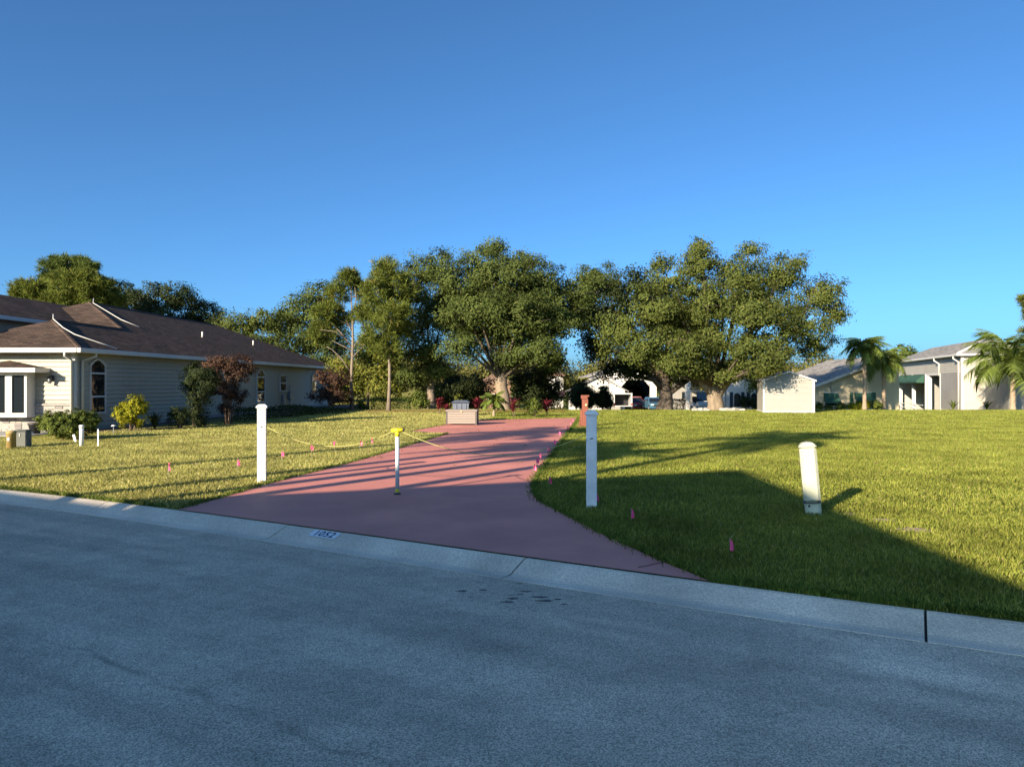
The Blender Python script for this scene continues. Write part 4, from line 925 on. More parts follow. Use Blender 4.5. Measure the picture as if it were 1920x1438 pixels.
# planting bed along the house and paved strip at the front
V = [(-.9, 0), (-1.2, 1)]
P0 = Vector((-14.4, 24.6, 0)); 
b = MB(); b.box(.03, 2.2, .2, LEN + 2.5, -.3, .018); bed = b.build('planting_bed', M['mulch'], None); bed.location = P0; bed.rotation_euler = (0, 0, A_H); tag(bed, 'dark mulch bed along the side wall', None, None, 'structure')
b = MB(); b.box(-8, -.2, -2.1, -.08, -.2, .03); fp = b.build('front_path', M['concrete'], None); fp.location = P0; fp.rotation_euler = (0, 0, A_H); tag(fp, 'pale paved strip in front of the beige house', None, None, 'structure')

# ------------------------------------------------------------------ small things on the left lawn
def small(name, label, cat, px, py, group=None):
    p = gp(px, py); return thing(name, label, cat, p, 0, group), p
t, p = small('utility_pedestal', 'tan weathered cylindrical utility pedestal at the left edge', 'utility pedestal', 21, 841)
b = MB(); b.lathe([(.105, -.05), (.105, .36), (.112, .365), (.112, .42), (.09, .435), (.02, .44)], 20); b.build('barrel', M['tan'], t)
b = MB(); b.box(-.03, .03, -.112, -.10, .20, .28); b.build('hasp', M['steel'], t)
t, p = small('utility_box', 'dark grey utility box beside the tan pedestal', 'utility box', 43, 838)
b = MB(); b.bbox(-.155, .155, -.12, .12, -.05, .40, .02); b.build('body', M['slate'], t)
b = MB(); b.bbox(-.165, .165, -.13, .13, .40, .435, .015); b.build('lid', M['slate'], t)
b = MB(); b.box(-.01, .01, -.135, -.12, .28, .34); b.build('latch', M['steel'], t)
t, p = small('utility_post', 'short white capped utility post on the left lawn', 'post', 153, 837)
b = MB(); b.lathe([(.052, -.05), (.052, .47), (.05, .475)], 14); b.build('shaft', M['white'], t)
b = MB(); b.lathe([(.06, .47), (.06, .53), (.05, .545), (.01, .55)], 14); b.build('cap', M['white'], t)
t, p = small('stake', 'thin white survey stake right of the short white post', 'stake', 184, 837)
b = MB(); b.box(-.016, .016, -.01, .01, -.08, .42); b.prism([(-.016, .42), (.016, .42), (0, .45)], 'y', -.01, .01); b.build('shaft', M['white'], t)
t, p = small('stake', 'small tilted pale marker leaning left of the short white post', 'stake', 142, 829)
b = MB(); b.bbox(-.035, .035, -.01, .01, -.05, .22, .004); b.build('shaft', M['pvc'], t, Matrix.Rotation(-.28, 4, 'Y'))
for (px, py, tx) in ((57, 831, 'white mushroom path light by the grey utility box'), (213, 815, 'white mushroom path light by the side wall')):
    t, p = small('path_light', tx, 'path light', px, py, 'garden path lights')
    b = MB(); b.tube([(0, 0, -.1), (0, 0, .27)], .012, 6); b.build('stake', M['grey'], t)
    b = MB(); b.lathe([(.02, .27), (.075, .265), (.06, .295), (.01, .31)], 12); b.build('shade', M['white'], t)
p = at(66, 812, 23.4); t = thing('plant_pot', 'black plant pot by the stone-clad house front', 'pot', (p.x, p.y, 0))
b = MB(); b.lathe([(.13, 0), (.19, .30), (.21, .31), (.21, .36), (.17, .36), (.16, .30)], 16); b.build('pot', M['black'], t)
# white posts
def white_post(label, px, py, h):
    t, p = small('sign_post', label, 'post', px, py, 'white vinyl posts flanking the driveway')
    b = MB(); b.bbox(-.068, .068, -.068, .068, -.1, h - .07, .008); b.build('sleeve', M['white'], t)
    b = MB(); b.bbox(-.087, .087, -.087, .087, h - .07, h - .035, .006); b.add([(-.078,-.078,h-.035),(.078,-.078,h-.035),(.078,.078,h-.035),(-.078,.078,h-.035),(-.05,-.05,h-.008),(.05,-.05,h-.008),(.05,.05,h-.008),(-.05,.05,h-.008)], [(4,5,6,7),(0,1,5,4),(1,2,6,5),(2,3,7,6),(3,0,4,7)]); b.build('cap', M['white'], t)
    b = MB(); b.tube([(-.075, -.03, h - .39), (0, -.075, h - .37), (.075, -.03, h - .36)], .007, 5); b.tube([(.07, -.03, h - .36), (.12, -.02, h - .35), (.15, .0, h - .40), (.11, .02, h - .46), (.075, .0, h - .42)], .004, 5); b.build('tie_wire', M['black'], t)
    t.rotation_euler = (0, 0, math.atan2(-p.x, p.y)*.8); return p
pL = white_post('white capped vinyl post on the lawn left of the driveway', 491, 903, 1.27)
pR = white_post('white capped vinyl post on the lawn right of the driveway', 1109, 950, 1.26)
# pipe with yellow tee
t, pP = small('pipe_stand', 'white pipe with yellow taped tee standing on the driveway', 'pipe stand', 745, 928)
b = MB(); b.tube([(0, 0, ZD), (0, 0, .88)], .029, 12); b.build('pipe', M['pvc'], t)
b = MB(); b.tube([(-.085, .0, .925), (.085, -.0, .935)], .029, 12); b.tube([(0, 0, .84), (0, 0, .93)], .0335, 12); b.lathe([(.034, .905), (.036, .93), (.034, .955)], 12); b.build('yellow_tee', M['yellow'], t)
b = MB(); b.tube([(.083, 0, .935), (.098, 0, .936)], .030, 12); b.build('black_end', M['black'], t)
b = MB(); b.tube([(0, 0, .045), (0, 0, .085)], .031, 12); b.build('tape_band', M['yellow'], t)
b = MB(); b.lathe([(.055, ZD - .004), (.052, ZD + .012), (.032, ZD + .02)], 14); b.build('foot', M['black'], t)
# ropes
def rope(label, a, b_, sag, r, m, n=18):
    pts = []
    for i in range(n + 1):
        q = i/n; p = a.lerp(b_, q); p.z -= sag*4*q*(1-q)*(1 + .15*(q - .5)); pts.append(p)
    m_ = MB(); m_.tube(pts, r, 6); return tag(m_.build('rope', m), label, 'rope', 'ropes strung across the driveway')
rope('yellow rope sagging from the left white post to the pipe', pL + Vector((.08, -.02, .90)), pP + Vector((-.05, 0, .92)), .27, .0055, M['rope'])
rope('yellow rope sagging from the pipe to the right white post', pP + Vector((.07, 0, .91)), pR + Vector((-.075, .0, .93)), .30, .005, M['rope'])
# leaning pale pedestal
t, p = small('cable_pedestal', 'pale leaning cable pedestal with domed cap on the right lawn', 'cable pedestal', 1525, 964)
t.rotation_euler = (0, 0, math.atan2(-p.x, p.y)*.75)
Mx = Matrix.Rotation(-.085, 4, 'Y')
b = MB(); b.bbox(-.092, .092, -.085, .085, -.12, .155, .03); b.build('base', M['pedestal'], t, Mx)
b = MB(); b.bbox(-.096, .096, -.09, .09, .152, .83, .032); b.build('shaft', M['pedestal'], t, Mx)
b = MB(); b.bbox(-.101, .101, -.095, .095, .82, .848, .02); b.prism([(-.09, .848), (.09, .848), (.06, .878), (0, .888), (-.06, .878)], 'y', -.085, .085); b.build('cap', M['pedestal'], t, Mx)
b = MB(); b.tube([(-.045, -.088, .115), (-.045, -.083, .115)], .014, 10); b.build('lock', M['black'], t, Mx)
b = MB(); b.tube([(.062, -.095, .165), (.062, -.088, .165)], .012, 8); b.build('bolt', M['black'], t, Mx)
b = MB(); b.box(-.1045, .1045, -.0915, .0915, .146, .152); b.build('seam', M['slate'], t, Mx)
# house number on the kerb
pc = None
for i in range(400):                           # where it shows on the kerb slope
    x = -2.3 + i*.004; q = kerb_pt(x, .12, -.02); u = CX + q.x/q.y*FPX
    if u >= 608: pc = q; xk = x; break
sl_ = math.atan(kerb_slope(xk)); tilt = math.atan2(.055, .16)
t = thing('house_number', 'painted white block reading 1052 on the kerb', 'house number', pc + Vector((0, 0, .006)), sl_)
b = MB(); b.add([(-.19, -.062, 0), (.19, -.062, 0), (.19, .062, 0), (-.19, .062, 0)], [(0, 1, 2, 3)]); b.build('painted_block', M['paintwhite'], t, Matrix.Rotation(tilt, 4, 'X'))
cu = bpy.data.curves.new('digits', 'FONT'); cu.body = '1052'; cu.size = .135; cu.align_x = 'CENTER'; cu.align_y = 'CENTER'; cu.space_character = 1.12; cu.offset = .0028
to = bpy.data.objects.new('digits_tmp', cu); COL.objects.link(to); bpy.context.view_layer.update()
dm = bpy.data.meshes.new_from_object(to.evaluated_get(bpy.context.evaluated_depsgraph_get())); bpy.data.objects.remove(to)
dm.transform(Matrix.Rotation(tilt, 4, 'X') @ Matrix.Translation((0, 0, .002))); dm.materials.clear(); link('digits', dm, M['paintink'], t)

# pink marker flags
FG = 'pink marker flags lining the driveway'
flags = [(315, 907, .30, 'pink marker flag on the left lawn, nearest the street'), (445, 893, .27, 'pink marker flag just left of the left white post'), (527, 873, .26, 'pink marker flag first right of the left white post'),
         (585, 860, .26, 'pink marker flag second right of the left white post'), (628, 851, .26, 'pink marker flag third right of the left white post'), (674, 848, .24, 'pink marker flag fourth right of the left white post'), (697, 842, .24, 'pink marker flag on the left lawn, farthest from the street'),
         (1370, 1040, .12, 'pink marker flag nearest the street on the right lawn'), (1184, 978, .12, 'pink marker flag in the shade between the right post and the street'), (1119, 946, .13, 'pink marker flag touching the foot of the right white post'),
         (1028, 914, .14, 'pink marker flag on the rounded grass corner of the driveway'), (999, 891, .16, 'pink marker flag nearest the street of the row on the driveway edge'), (1005, 876, .15, 'pink marker flag second of the row on the driveway edge'),
         (1014, 864, .14, 'pink marker flag third of the row on the driveway edge'), (1027, 850, .14, 'pink marker flag fourth of the row on the driveway edge'), (1038, 838, .16, 'pink marker flag fifth of the row on the driveway edge'), (1050, 821, .16, 'pink marker flag sixth of the row on the driveway edge'),
         (1063, 808, .15, 'pink marker flag seventh of the row, near the red post'), (1070, 800, .15, 'pink marker flag eighth of the row, left of the red post'), (1075, 794, .15, 'pink marker flag farthest of the row, behind the red post')]
for i, (px, py, h, tx) in enumerate(flags):
    p = gp(px, py); h = h + .04; t = thing('marker_flag', tx, 'marker flag', p, random.uniform(-.7, .7), FG)
    ln = random.uniform(-.12, .12); b = MB(); b.tube([(0, 0, -.03), (ln*h, 0, h)], .0022 if py > 900 else .003, 4); b.build('wire', M['wire'], t)
    fh, fw = .105, .075; vs = []; cols = 5; ws = random.uniform(.35, .8)
    for k in range(cols):
        q = k/(cols-1); 
        for zz in (0, .5, 1):
            vs.append((ln*h + fw*q*ws*(1 - .25*(zz < .5)), .018*math.sin(q*5 + zz*2 + i), h - fh*zz*(1 - .12*q) - .028*q - .006))
    fs = [(k*3 + r, k*3 + r + 1, (k+1)*3 + r + 1, (k+1)*3 + r) for k in range(cols-1) for r in (0, 1)]
    m_ = MB(); m_.add(vs, fs, True); m_.add([(v[0], v[1] + .0012, v[2]) for v in vs], [tuple(reversed(f)) for f in fs], True); m_.build('flag', M['pink'], t)

# ------------------------------------------------------------------ storage box, bin, red post
p = gp(866, 797.5); t = thing('storage_box', 'grey-brown resin storage box at the end of the driveway', 'storage box', (p.x, p.y + .32, ZD), -.06)
hw, hd, hh = .60, .32, .585
for k in range(5):
    b = MB(); z0 = .05 + k*.092; b.bbox(-hw + .06, hw - .06, -hd + .012, -hd + .05, z0, z0 + .086, .006); b.build('plank', M['box'], t)
for s in (-1, 1):
    for k in range(5):
        b = MB(); z0 = .05 + k*.092; b.bbox(s*(hw - .03) - .018, s*(hw - .03) + .018, -hd + .06, hd - .06, z0, z0 + .086, .006); b.build('plank', M['boxdark'], t)
    for q in (-1, 1):
        b = MB(); b.bbox(s*hw - .06 if s > 0 else -hw, s*hw if s > 0 else -hw + .06, q*hd - .06 if q > 0 else -hd, q*hd if q > 0 else -hd + .06, .0, .52, .008); b.build('corner_post', M['boxdark'], t)
b = MB(); b.bbox(-hw + .03, hw - .03, hd - .05, hd - .015, .02, .52, .005); b.build('back_panel', M['boxdark'], t)
b = MB(); b.bbox(-hw - .015, hw + .015, -hd - .02, hd + .02, .515, hh, .018); b.build('lid', M['box'], t)
b = MB(); b.bbox(-.03, .03, -hd - .032, -hd - .015, .50, .55, .005); b.build('latch', M['brass'], t)
p = at(864, 770, 31.2); t = thing('rubbish_bin', 'grey rubbish bin with dark lid behind the storage box', 'bin', (p.x, p.y, 0), .05)
b = MB()
b.add([(-.28,-.26,0),(.28,-.26,0),(.28,.26,0),(-.28,.26,0),(-.34,-.31,.80),(.34,-.31,.80),(.34,.31,.80),(-.34,.31,.80)], [(0,3,2,1),(4,5,6,7),(0,1,5,4),(1,2,6,5),(2,3,7,6),(3,0,4,7)])
for x in (-.2, 0, .2): b.box(x - .03, x + .03, -.33, -.27, .1, .76)
b.build('body', M['bin'], t)
b = MB(); b.bbox(-.38, .38, -.36, .35, .79, .85, .02); b.prism([(-.34, .845), (.34, .845), (.25, .90), (-.25, .90)], 'y', -.30, .33); b.build('lid', M['binlid'], t)
b = MB(); b.tube([(-.3, .40, .80), (.3, .40, .80)], .02, 8); b.tube([(-.3, .33, .80), (-.3, .40, .80)], .018, 6); b.tube([(.3, .33, .80), (.3, .40, .80)], .018, 6); b.build('handle', M['binlid'], t)
for s in (-1, 1):
    b = MB(); b.tube([(s*.30, .22, .10), (s*.36, .22, .10)], .10, 14); b.build('wheel', M['rubber'], t)
# red utility post with step base
p = gp(1097, 800); t = thing('utility_post', 'red painted timber utility post with brass dial beside the driveway', 'utility post', p, .12)
b = MB(); b.bbox(-.10, .10, -.09, .09, -.05, 1.02, .008); b.build('post', M['redwood'], t)
b = MB(); b.bbox(-.14, .08, -.085, .085, 1.025, 1.17, .008); b.bbox(.082, .14, -.085, .085, 1.105, 1.17, .006); b.build('top_block', M['redwood'], t)
b = MB(); b.bbox(-.17, -.103, -.07, .07, -.05, .62, .008); b.build('side_rail', M['redwood'], t)
for k in range(3):
    b = MB(); b.bbox(-.25 + k*.025, -.172, -.06 - .002*k, .06 + .002*k, -.03 + k*.13, .06 + k*.13, .006); b.build('step', M['redwood'], t)
b = MB(); b.bbox(-.34, .14, -.16, .16, -.05, .03, .01); b.build('base_slab', M['redwood'], t)
b = MB(); b.tube([(.03, -.12, .80), (.03, -.09, .80)], .055, 16); b.build('dial', M['brass'], t)

# ------------------------------------------------------------------ small shed
ang = -.20
p = gp(1432, 773.5); t = thing('shed', 'small pale lap-sided gable shed on the right lawn', 'shed', (p.x, p.y, 0), ang)
sw, sd_, se, sp = 2.62, 2.9, 1.80, 2.27
b = MB(); b.box(.02, sw - .02, .02, sd_ - .02, .0, se); b.prism([(.02, se), (sw - .02, se), (sw/2, sp - .04)], 'y', .02, sd_ - .02); b.build('wall', M['shedsiding'], t)
c_ = .13
def gable_board(z0, x0, x1, ch):
    m_ = MB(); m_.add([(x0, -.04, z0), (x1, -.04, z0), (x1, -.004, z0 + ch), (x0, -.004, z0 + ch), (x0, .015, z0), (x1, .015, z0), (x1, .015, z0 + ch), (x0, .015, z0 + ch)], [(0,1,2,3),(4,7,6,5),(0,4,5,1),(3,2,6,7),(0,3,7,4),(1,5,6,2)]); return m_.mesh('siding_board')
z = .06
while z < sp - .16:
    zz = z + c_; cut = 0 if zz < se else (zz - se)/(sp - se)*sw/2
    o = link('siding_board', gable_board(z, .06 + cut, sw - .06 - cut, c_), M['shedsiding'], t); z += c_
sbm = board_mesh(sd_ - .1, c_, .04); sbm.materials.append(M['shedsiding'])
z = .06
while z < se - .1:
    o = link('siding_board', sbm, None, t); o.location = (.018, sd_ - .05, z); o.rotation_euler = (0, 0, -math.pi/2); z += c_
for (x0, x1) in ((-.022, .07), (sw - .07, sw + .022)):
    b = MB(); b.box(x0 - .02, x1, -.05, .05, 0, se + .02); b.build('corner_trim', M['trim'], t)
b = MB(); b.box(-.045, sw + .03, -.055, sd_, -.05, .07); b.build('skid_base', M['trim'], t)
sl2 = (sp - se)/(sw/2)
roof_part('roof', [[(-.1, -.1, se - .1*sl2 + .03), (sw/2, -.1, sp + .03), (sw/2, sd_ + .1, sp + .03), (-.1, sd_ + .1, se - .1*sl2 + .03)], [(sw/2, -.1, sp + .03), (sw + .1, -.1, se - .1*sl2 + .03), (sw + .1, sd_ + .1, se - .1*sl2 + .03), (sw/2, sd_ + .1, sp + .03)]], M['roofgrey'], t, .04)
b = MB()
for s in (0, 1):
    xa, xb = (-.1, sw/2) if s == 0 else (sw + .1, sw/2)
    b.add([(xa, -.125, se - .1*sl2 - .07), (xb, -.125, sp - .07), (xb, -.125, sp + .012), (xa, -.125, se - .1*sl2 + .012), (xa, -.103, se - .1*sl2 - .07), (xb, -.103, sp - .07), (xb, -.103, sp + .012), (xa, -.103, se - .1*sl2 + .012)], [(0,1,2,3),(4,7,6,5),(0,4,5,1),(3,2,6,7),(0,3,7,4),(1,5,6,2)])
b.build('rake_trim', M['trim'], t)
# stones round the oak foot
for i, px in enumerate([1302, 1312, 1324, 1356, 1368, 1380, 1392]):
    pp = at(px, 769, 43.6); b = MB(); w = random.uniform(.14, .28); b.bbox(-w, w, -.14, .14, -.05, random.uniform(.08, .2), .05); o = b.build('stone', M['concrete']); o.location = (pp.x, pp.y, 0); o.rotation_euler = (random.uniform(-.2, .2), random.uniform(-.2, .2), random.uniform(-.5, .5))
    tag(o, '%s pale edging stone from the left round the foot of the broad oak' % ['first', 'second', 'third', 'fourth', 'fifth', 'sixth', 'seventh'][i], 'stone', 'edging stones round the broad oak')

# ------------------------------------------------------------------ houses beyond
def joined_siding(b, x0, x1, z0, z1, c, th=.03, y=0.0):
    z = z0
    while z < z1 - .01:
        b.prism([(y, z), (y - th, z), (y - .006, min(z + c, z1)), (y, min(z + c, z1))], 'x', x0, x1); z += c
def win(par, x0, x1, z0, z1, y, fr=.07, bar=None, m=None, name='window', dep=.05):
    b = MB(); b.box(x0 - fr, x0, y - dep, y, z0 - fr, z1 + fr); b.box(x1, x1 + fr, y - dep, y, z0 - fr, z1 + fr); b.box(x0, x1, y - dep, y, z1, z1 + fr); b.box(x0, x1, y - dep - .02, y, z0 - fr, z0)
    if bar: b.box(x0, x1, y - dep + .01, y, bar - .025, bar + .025)
    w = b.build(name, M['trim'], par); g = MB(); g.box(x0, x1, y - .02, y - .01, z0, z1); g.build('pane', m or M['glass'], w); return w
# cream gabled house
dC = 58; z0 = zg(dC)
t = thing('house', 'cream stucco house with low grey gable roof and green awnings', 'house', (mx(1524, dC), dC, z0), -.03)
wC, eC, slC = 5.9, mz(725, dC) - z0, .385
pk = eC + slC*wC
b = MB(); b.prism([(0, -.5), (wC + .7, -.5), (wC + .7, pk - .25), (wC, pk), (0, eC)], 'y', 0, 12); b.build('wall', M['cream'], t)
roof_part('roof', [[(-.4, -.3, eC - .4*slC + .14), (wC, -.3, pk + .14), (wC, 12.3, pk + .14), (-.4, 12.3, eC - .4*slC + .14)], [(wC, -.3, pk + .14), (wC + 1.0, -.3, pk - .25), (wC + 1.0, 12.3, pk - .25), (wC, 12.3, pk + .14)]], M['roofgrey'], t, .10)
b = MB()
for xa in (-.4,): b.add([(xa, -.34, eC - .4*slC - .1), (wC, -.34, pk - .1), (wC, -.34, pk + .12), (xa, -.34, eC - .4*slC + .12), (xa, -.305, eC - .4*slC - .1), (wC, -.305, pk - .1), (wC, -.305, pk + .12), (xa, -.305, eC - .4*slC + .12)], [(0,1,2,3),(4,7,6,5),(0,4,5,1),(3,2,6,7),(0,3,7,4),(1,5,6,2)])
b.build('rake_trim', M['trim'], t)
for i, (xa, xb) in enumerate(((1544, 1570), (1601, 1634))):
    x0, x1 = mx(xa, dC) - mx(1524, dC), mx(xb, dC) - mx(1524, dC); win(t, x0 + .1, x1 - .1, .35, 1.35, -.002, bar=.85)
    b = MB(); b.prism([(-.005, 1.42), (-.005, .95 if i else .75), (-.55, .72 if i else .55), (-.60, .75 if i else .58)], 'x', x0, x1); b.build('awning', M['green'], t)
    if i: b = MB(); b.box(x0 - .35, x0 - .12, -.05, -.002, .3, 1.4); b.box(x1 + .02, x1 + .25, -.05, -.002, .3, 1.4); b.build('shutter', M['green'], t)
b = MB(); b.tube([(mx(1557, dC) - mx(1524, dC), -.05, 1.4), (mx(1557, dC) - mx(1524, dC), -.05, eC + .6)], .03, 6); b.build('conduit', M['grey'], t)

# grey RV-port house
dG = 60.0; K = Vector((mx(1803, dG), dG, 0)); zG = zg(dG)
av = Vector((.27, .963, 0)); rot = math.atan2(-.27, .963)
# local x runs along the front wall (to the right), local y along the long left wall (back)
t = thing('house', 'tall grey lap-sided house with hip roof and open port at the right', 'house', (K.x, K.y, zG), rot)
eG = mz(664, dG) - zG; LG, WG, tG, slG = 23.0, 5.6, 3.1, .45
opz = 3.05
b = MB(); b.box(0.03, WG, .03, .25, -.6, eG); b.box(WG - .2, WG, .25, LG, -.9, eG); b.box(.2, WG - .2, LG - .25, LG, -.9, eG); b.box(.03, .25, .25, 6.0, -.7, eG); b.box(.03, .25, 6.0, LG, opz, eG); b.build('wall', M['lightsiding'], t)
b = MB(); joined_siding(b, .16, WG, 0, eG, .2, .03, .03); tag(b.build('front_siding', M['lightsiding'], t), kind='stuff')
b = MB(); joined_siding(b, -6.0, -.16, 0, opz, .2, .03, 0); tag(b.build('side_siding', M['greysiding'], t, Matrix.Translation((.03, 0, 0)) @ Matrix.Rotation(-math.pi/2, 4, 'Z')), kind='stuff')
b = MB(); joined_siding(b, -LG, -.16, opz, eG, .2, .03, 0); tag(b.build('upper_siding', M['lightsiding'], t, Matrix.Translation((.03, 0, 0)) @ Matrix.Rotation(-math.pi/2, 4, 'Z')), kind='stuff')
b = MB(); b.box(-.04, .16, -.04, .16, -.5, eG); b.build('corner_trim', M['trim'], t)
for y0, w in ((6.0, .25), (9.9, .35), (10.9, .3), (15.9, .3), (21.6, .3)):
    b = MB(); b.box(-.03, .27, y0, y0 + w, -1.4, opz - .002); b.build('column', M['trim'], t)
b = MB(); b.box(-.035, .27, 6.26, 9.89, opz - .16, opz - .003); b.build('lintel', M['trim'], t)
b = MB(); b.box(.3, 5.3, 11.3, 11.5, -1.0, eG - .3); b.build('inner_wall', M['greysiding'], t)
b = MB(); b.box(5.2, 5.38, 6, LG - .3, -1.2, eG - .4); b.build('inner_back_wall', M['whitestucco'], t)
for y0 in (11.6, 16.3):
    b = MB(); b.prism([(.02, opz - .02), (-.65, opz - .62), (-.65, opz - .82), (.02, opz - .82)], 'y', y0, y0 + 4.6 if y0 < 16 else y0 + 5.2); b.build('awning', M['green'], t)
b = MB(); b.box(-.03, .02, 12, 21.4, .05, .12); b.box(-.03, .02, 12, 21.4, -.35, -.28); b.build('porch_rail', M['trim'], t)
o_ = .4; ap = eG + slG*tG
roof_part('roof', [[(-o_, -o_, eG), (WG + o_, -o_, eG), (-o_ + tG + .1, -o_ + tG, ap)], [(-o_, LG + o_, eG), (-o_, -o_, eG), (-o_ + tG + .1, -o_ + tG, ap), (-o_ + tG + .1, LG + o_ - tG, ap)],
                   [(WG + o_, -o_, eG), (WG + o_, LG + o_, eG), (-o_ + tG + .1, LG + o_ - tG, ap), (-o_ + tG + .1, -o_ + tG, ap)], [(WG + o_, LG + o_, eG), (-o_, LG + o_, eG), (-o_ + tG + .1, LG + o_ - tG, ap)]], M['roofgrey'], t, .05)
b = MB(); b.tube([(-o_, -o_, eG + .03), (-o_ + tG + .1, -o_ + tG, ap + .03)], .10, 6); b.build('ridge_cap', M['trim'], t)
b = MB(); b.box(-o_ - .1, -o_ + .02, -o_ - .1, LG + o_, eG - .14, eG + .02); b.box(-o_ + .025, WG + o_, -o_ - .1, -o_ + .02, eG - .14, eG + .02); b.build('gutter', M['trim'], t)
b = MB(); b.box(-o_ + .03, .0, -o_ + .03, LG, eG - .13, eG - .10); b.box(.002, WG, -o_ + .03, .0, eG - .13, eG - .10); b.build('soffit', M['trim'], t)
for y0 in (.6, 6.3): pipe('downspout', [(-o_ - .04, y0, eG - .1), (-o_ - .04, y0, eG - .35), (-.06, y0, eG - .6), (-.06, y0, opz - .2 if y0 > 1 else -.2)], .07, t)
# wall hanging sculpture and planter on the front wall
hs = thing('wall_sculpture', 'dark metal crescent wall sculpture on the pale siding by the palm', 'wall ornament', K + Vector((3.35, -1.04, zG + .95)), rot)
b = MB(); b.tube([(-.75 + 1.5*k/10, 0, .28 - .55*math.sin(math.pi*k/10)) for k in range(11)], [.02 + .03*math.sin(math.pi*k/10) for k in range(11)], 6); b.build('crescent', M['barkdark'], hs)
b = MB()
for k in range(7): x = -.55 + k*.18; b.tube([(x, 0, .25 - .4*math.sin(math.pi*(x + .75)/1.5)), (x + random.uniform(-.08, .08), 0, .35 + random.uniform(0, .2))], [.03, .05], 5)
b.build('figures', M['barkdark'], hs)
for (px, tx) in ((1787, 'spiky potted plant at the corner of the grey house'), (1850, 'spiky plant left of the crescent wall sculpture')):
    tuft(tx, (mx(px, 57.5), 57.5), .95, 40, M['bushleaf'], .03, .7)
# pale house at right edge
dR = 56; t = thing('house', 'grey stucco house piece cut off by the right edge', 'house', (mx(1893, dR), dR, zg(dR)), -.12)
eR = mz(697, dR) - zg(dR); b = MB(); b.box(0, 8, 0, 9, -.4, eR); b.build('wall', M['greysiding'], t)
b = MB(); joined_siding(b, .1, 8, 0, eR, .2, .025, .0); tag(b.build('front_siding', M['greysiding'], t), kind='stuff')
b = MB(); b.box(-.02, .12, -.035, .1, 0, eR); b.build('corner_trim', M['trim'], t)
roof_part('roof', [[(-.4, -.4, eR), (8.4, -.4, eR), (8.4, 4.5, eR + 1.9), (4, 4.5, eR + 1.9)], [(-.4, 9.4, eR), (-.4, -.4, eR), (4, 4.5, eR + 1.9)], [(8.4, -.4, eR), (8.4, 9.4, eR), (-.4, 9.4, eR), (4, 4.5, eR + 1.9), (8.4, 4.5, eR + 1.9)]], M['roofgrey'], t, .05)
b = MB(); b.box(-.5, 8.4, -.5, -.38, eR - .12, eR + .02); b.build('gutter', M['trim'], t)
pipe('downspout', [(-.2, -.45, eR - .05), (-.2, -.3, eR - .3), (-.05, -.06, eR - .5), (-.05, -.06, 0)], .06, t)

# white house with arched shuttered windows
dB = 72; zB = zg(dB); xB = mx(1362, dB)
t = thing('house', 'white stucco house with arched windows and navy shutters', 'house', (xB, dB, zB), .02)
eB = mz(722, dB) - zB; wB = mx(1432, dB) - xB; pB = mz(706, dB) - zB
b = MB(); b.prism([(0, -.5), (wB, -.5), (wB, eB), (wB*.25, pB), (0, pB)], 'y', 0, 8); b.build('wall', M['whitestucco'], t)
roof_part('roof', [[(wB*.2, -.3, pB + .14), (wB + .3, -.3, eB + .02), (wB + .3, 8.3, eB + .02), (wB*.2, 8.3, pB + .14)]], M['roofgrey'], t, .08)
for xa in (1376, 1408):
    x0 = mx(xa, dB) - xB; zz = mz(737, dB) - zB; n = 8; pts = [(x0, .35), (x0 + .62, .35)] + [(x0 + .31 + .31*math.cos(math.pi*k/n), zz - .31 + .31*math.sin(math.pi*k/n)) for k in range(n + 1)]
    b = MB(); b.prism([((p_[0] - x0 - .31)*1.2 + x0 + .31, p_[1] + (.06 if p_[1] > .4 else -.06)) for p_ in pts], 'y', -.05, .0); w = b.build('window', M['trim'], t)
    g = MB(); g.prism(pts, 'y', -.065, -.055); g.build('pane', M['glass'], w)
    for s in (-1, 1):
        b = MB(); xs_ = x0 - .40 if s < 0 else x0 + .72
        b.box(xs_, xs_ + .30, -.06, -.002, .3, zz + .1); [b.box(xs_ + .04, xs_ + .26, -.075, -.06, .4 + q*.14, .47 + q*.14) for q in range(int((zz - .4)/.14))]; b.build('shutter', M['navy'], t)
# its RV port
xq = mx(1286, dB); t = thing('carport', 'tall white open carport behind the broad oak trunk', 'carport', (xq, dB, zB), .02)
hP = mz(711, dB) - zB; wP = xB - xq - .1
for x0 in (0, wP - .45): b = MB(); b.box(x0, x0 + .45, -.1, .35, -.4, hP); b.build('column', M['whitestucco'], t)
b = MB(); b.box(.452, wP - .452, 7.2, 7.4, -.4, hP - .2); b.build('back_wall', M['greysiding'], t)
b = MB(); b.box(-.1, wP + .08, -.2, 7.6, hP, hP + .22); b.build('beam', M['whitestucco'], t)
roof_part('roof', [[(-.4, -.5, hP + .26), (wP + .1, -.5, hP + .26), (wP + .1, 7.8, hP + .8), (-.4, 7.8, hP + .8)]], M['roofgrey'], t, .06)
b = MB(); b.box(1.4, 2.2, 7.12, 7.19, 1.0, 1.7); b.build('window', M['glass'], t)
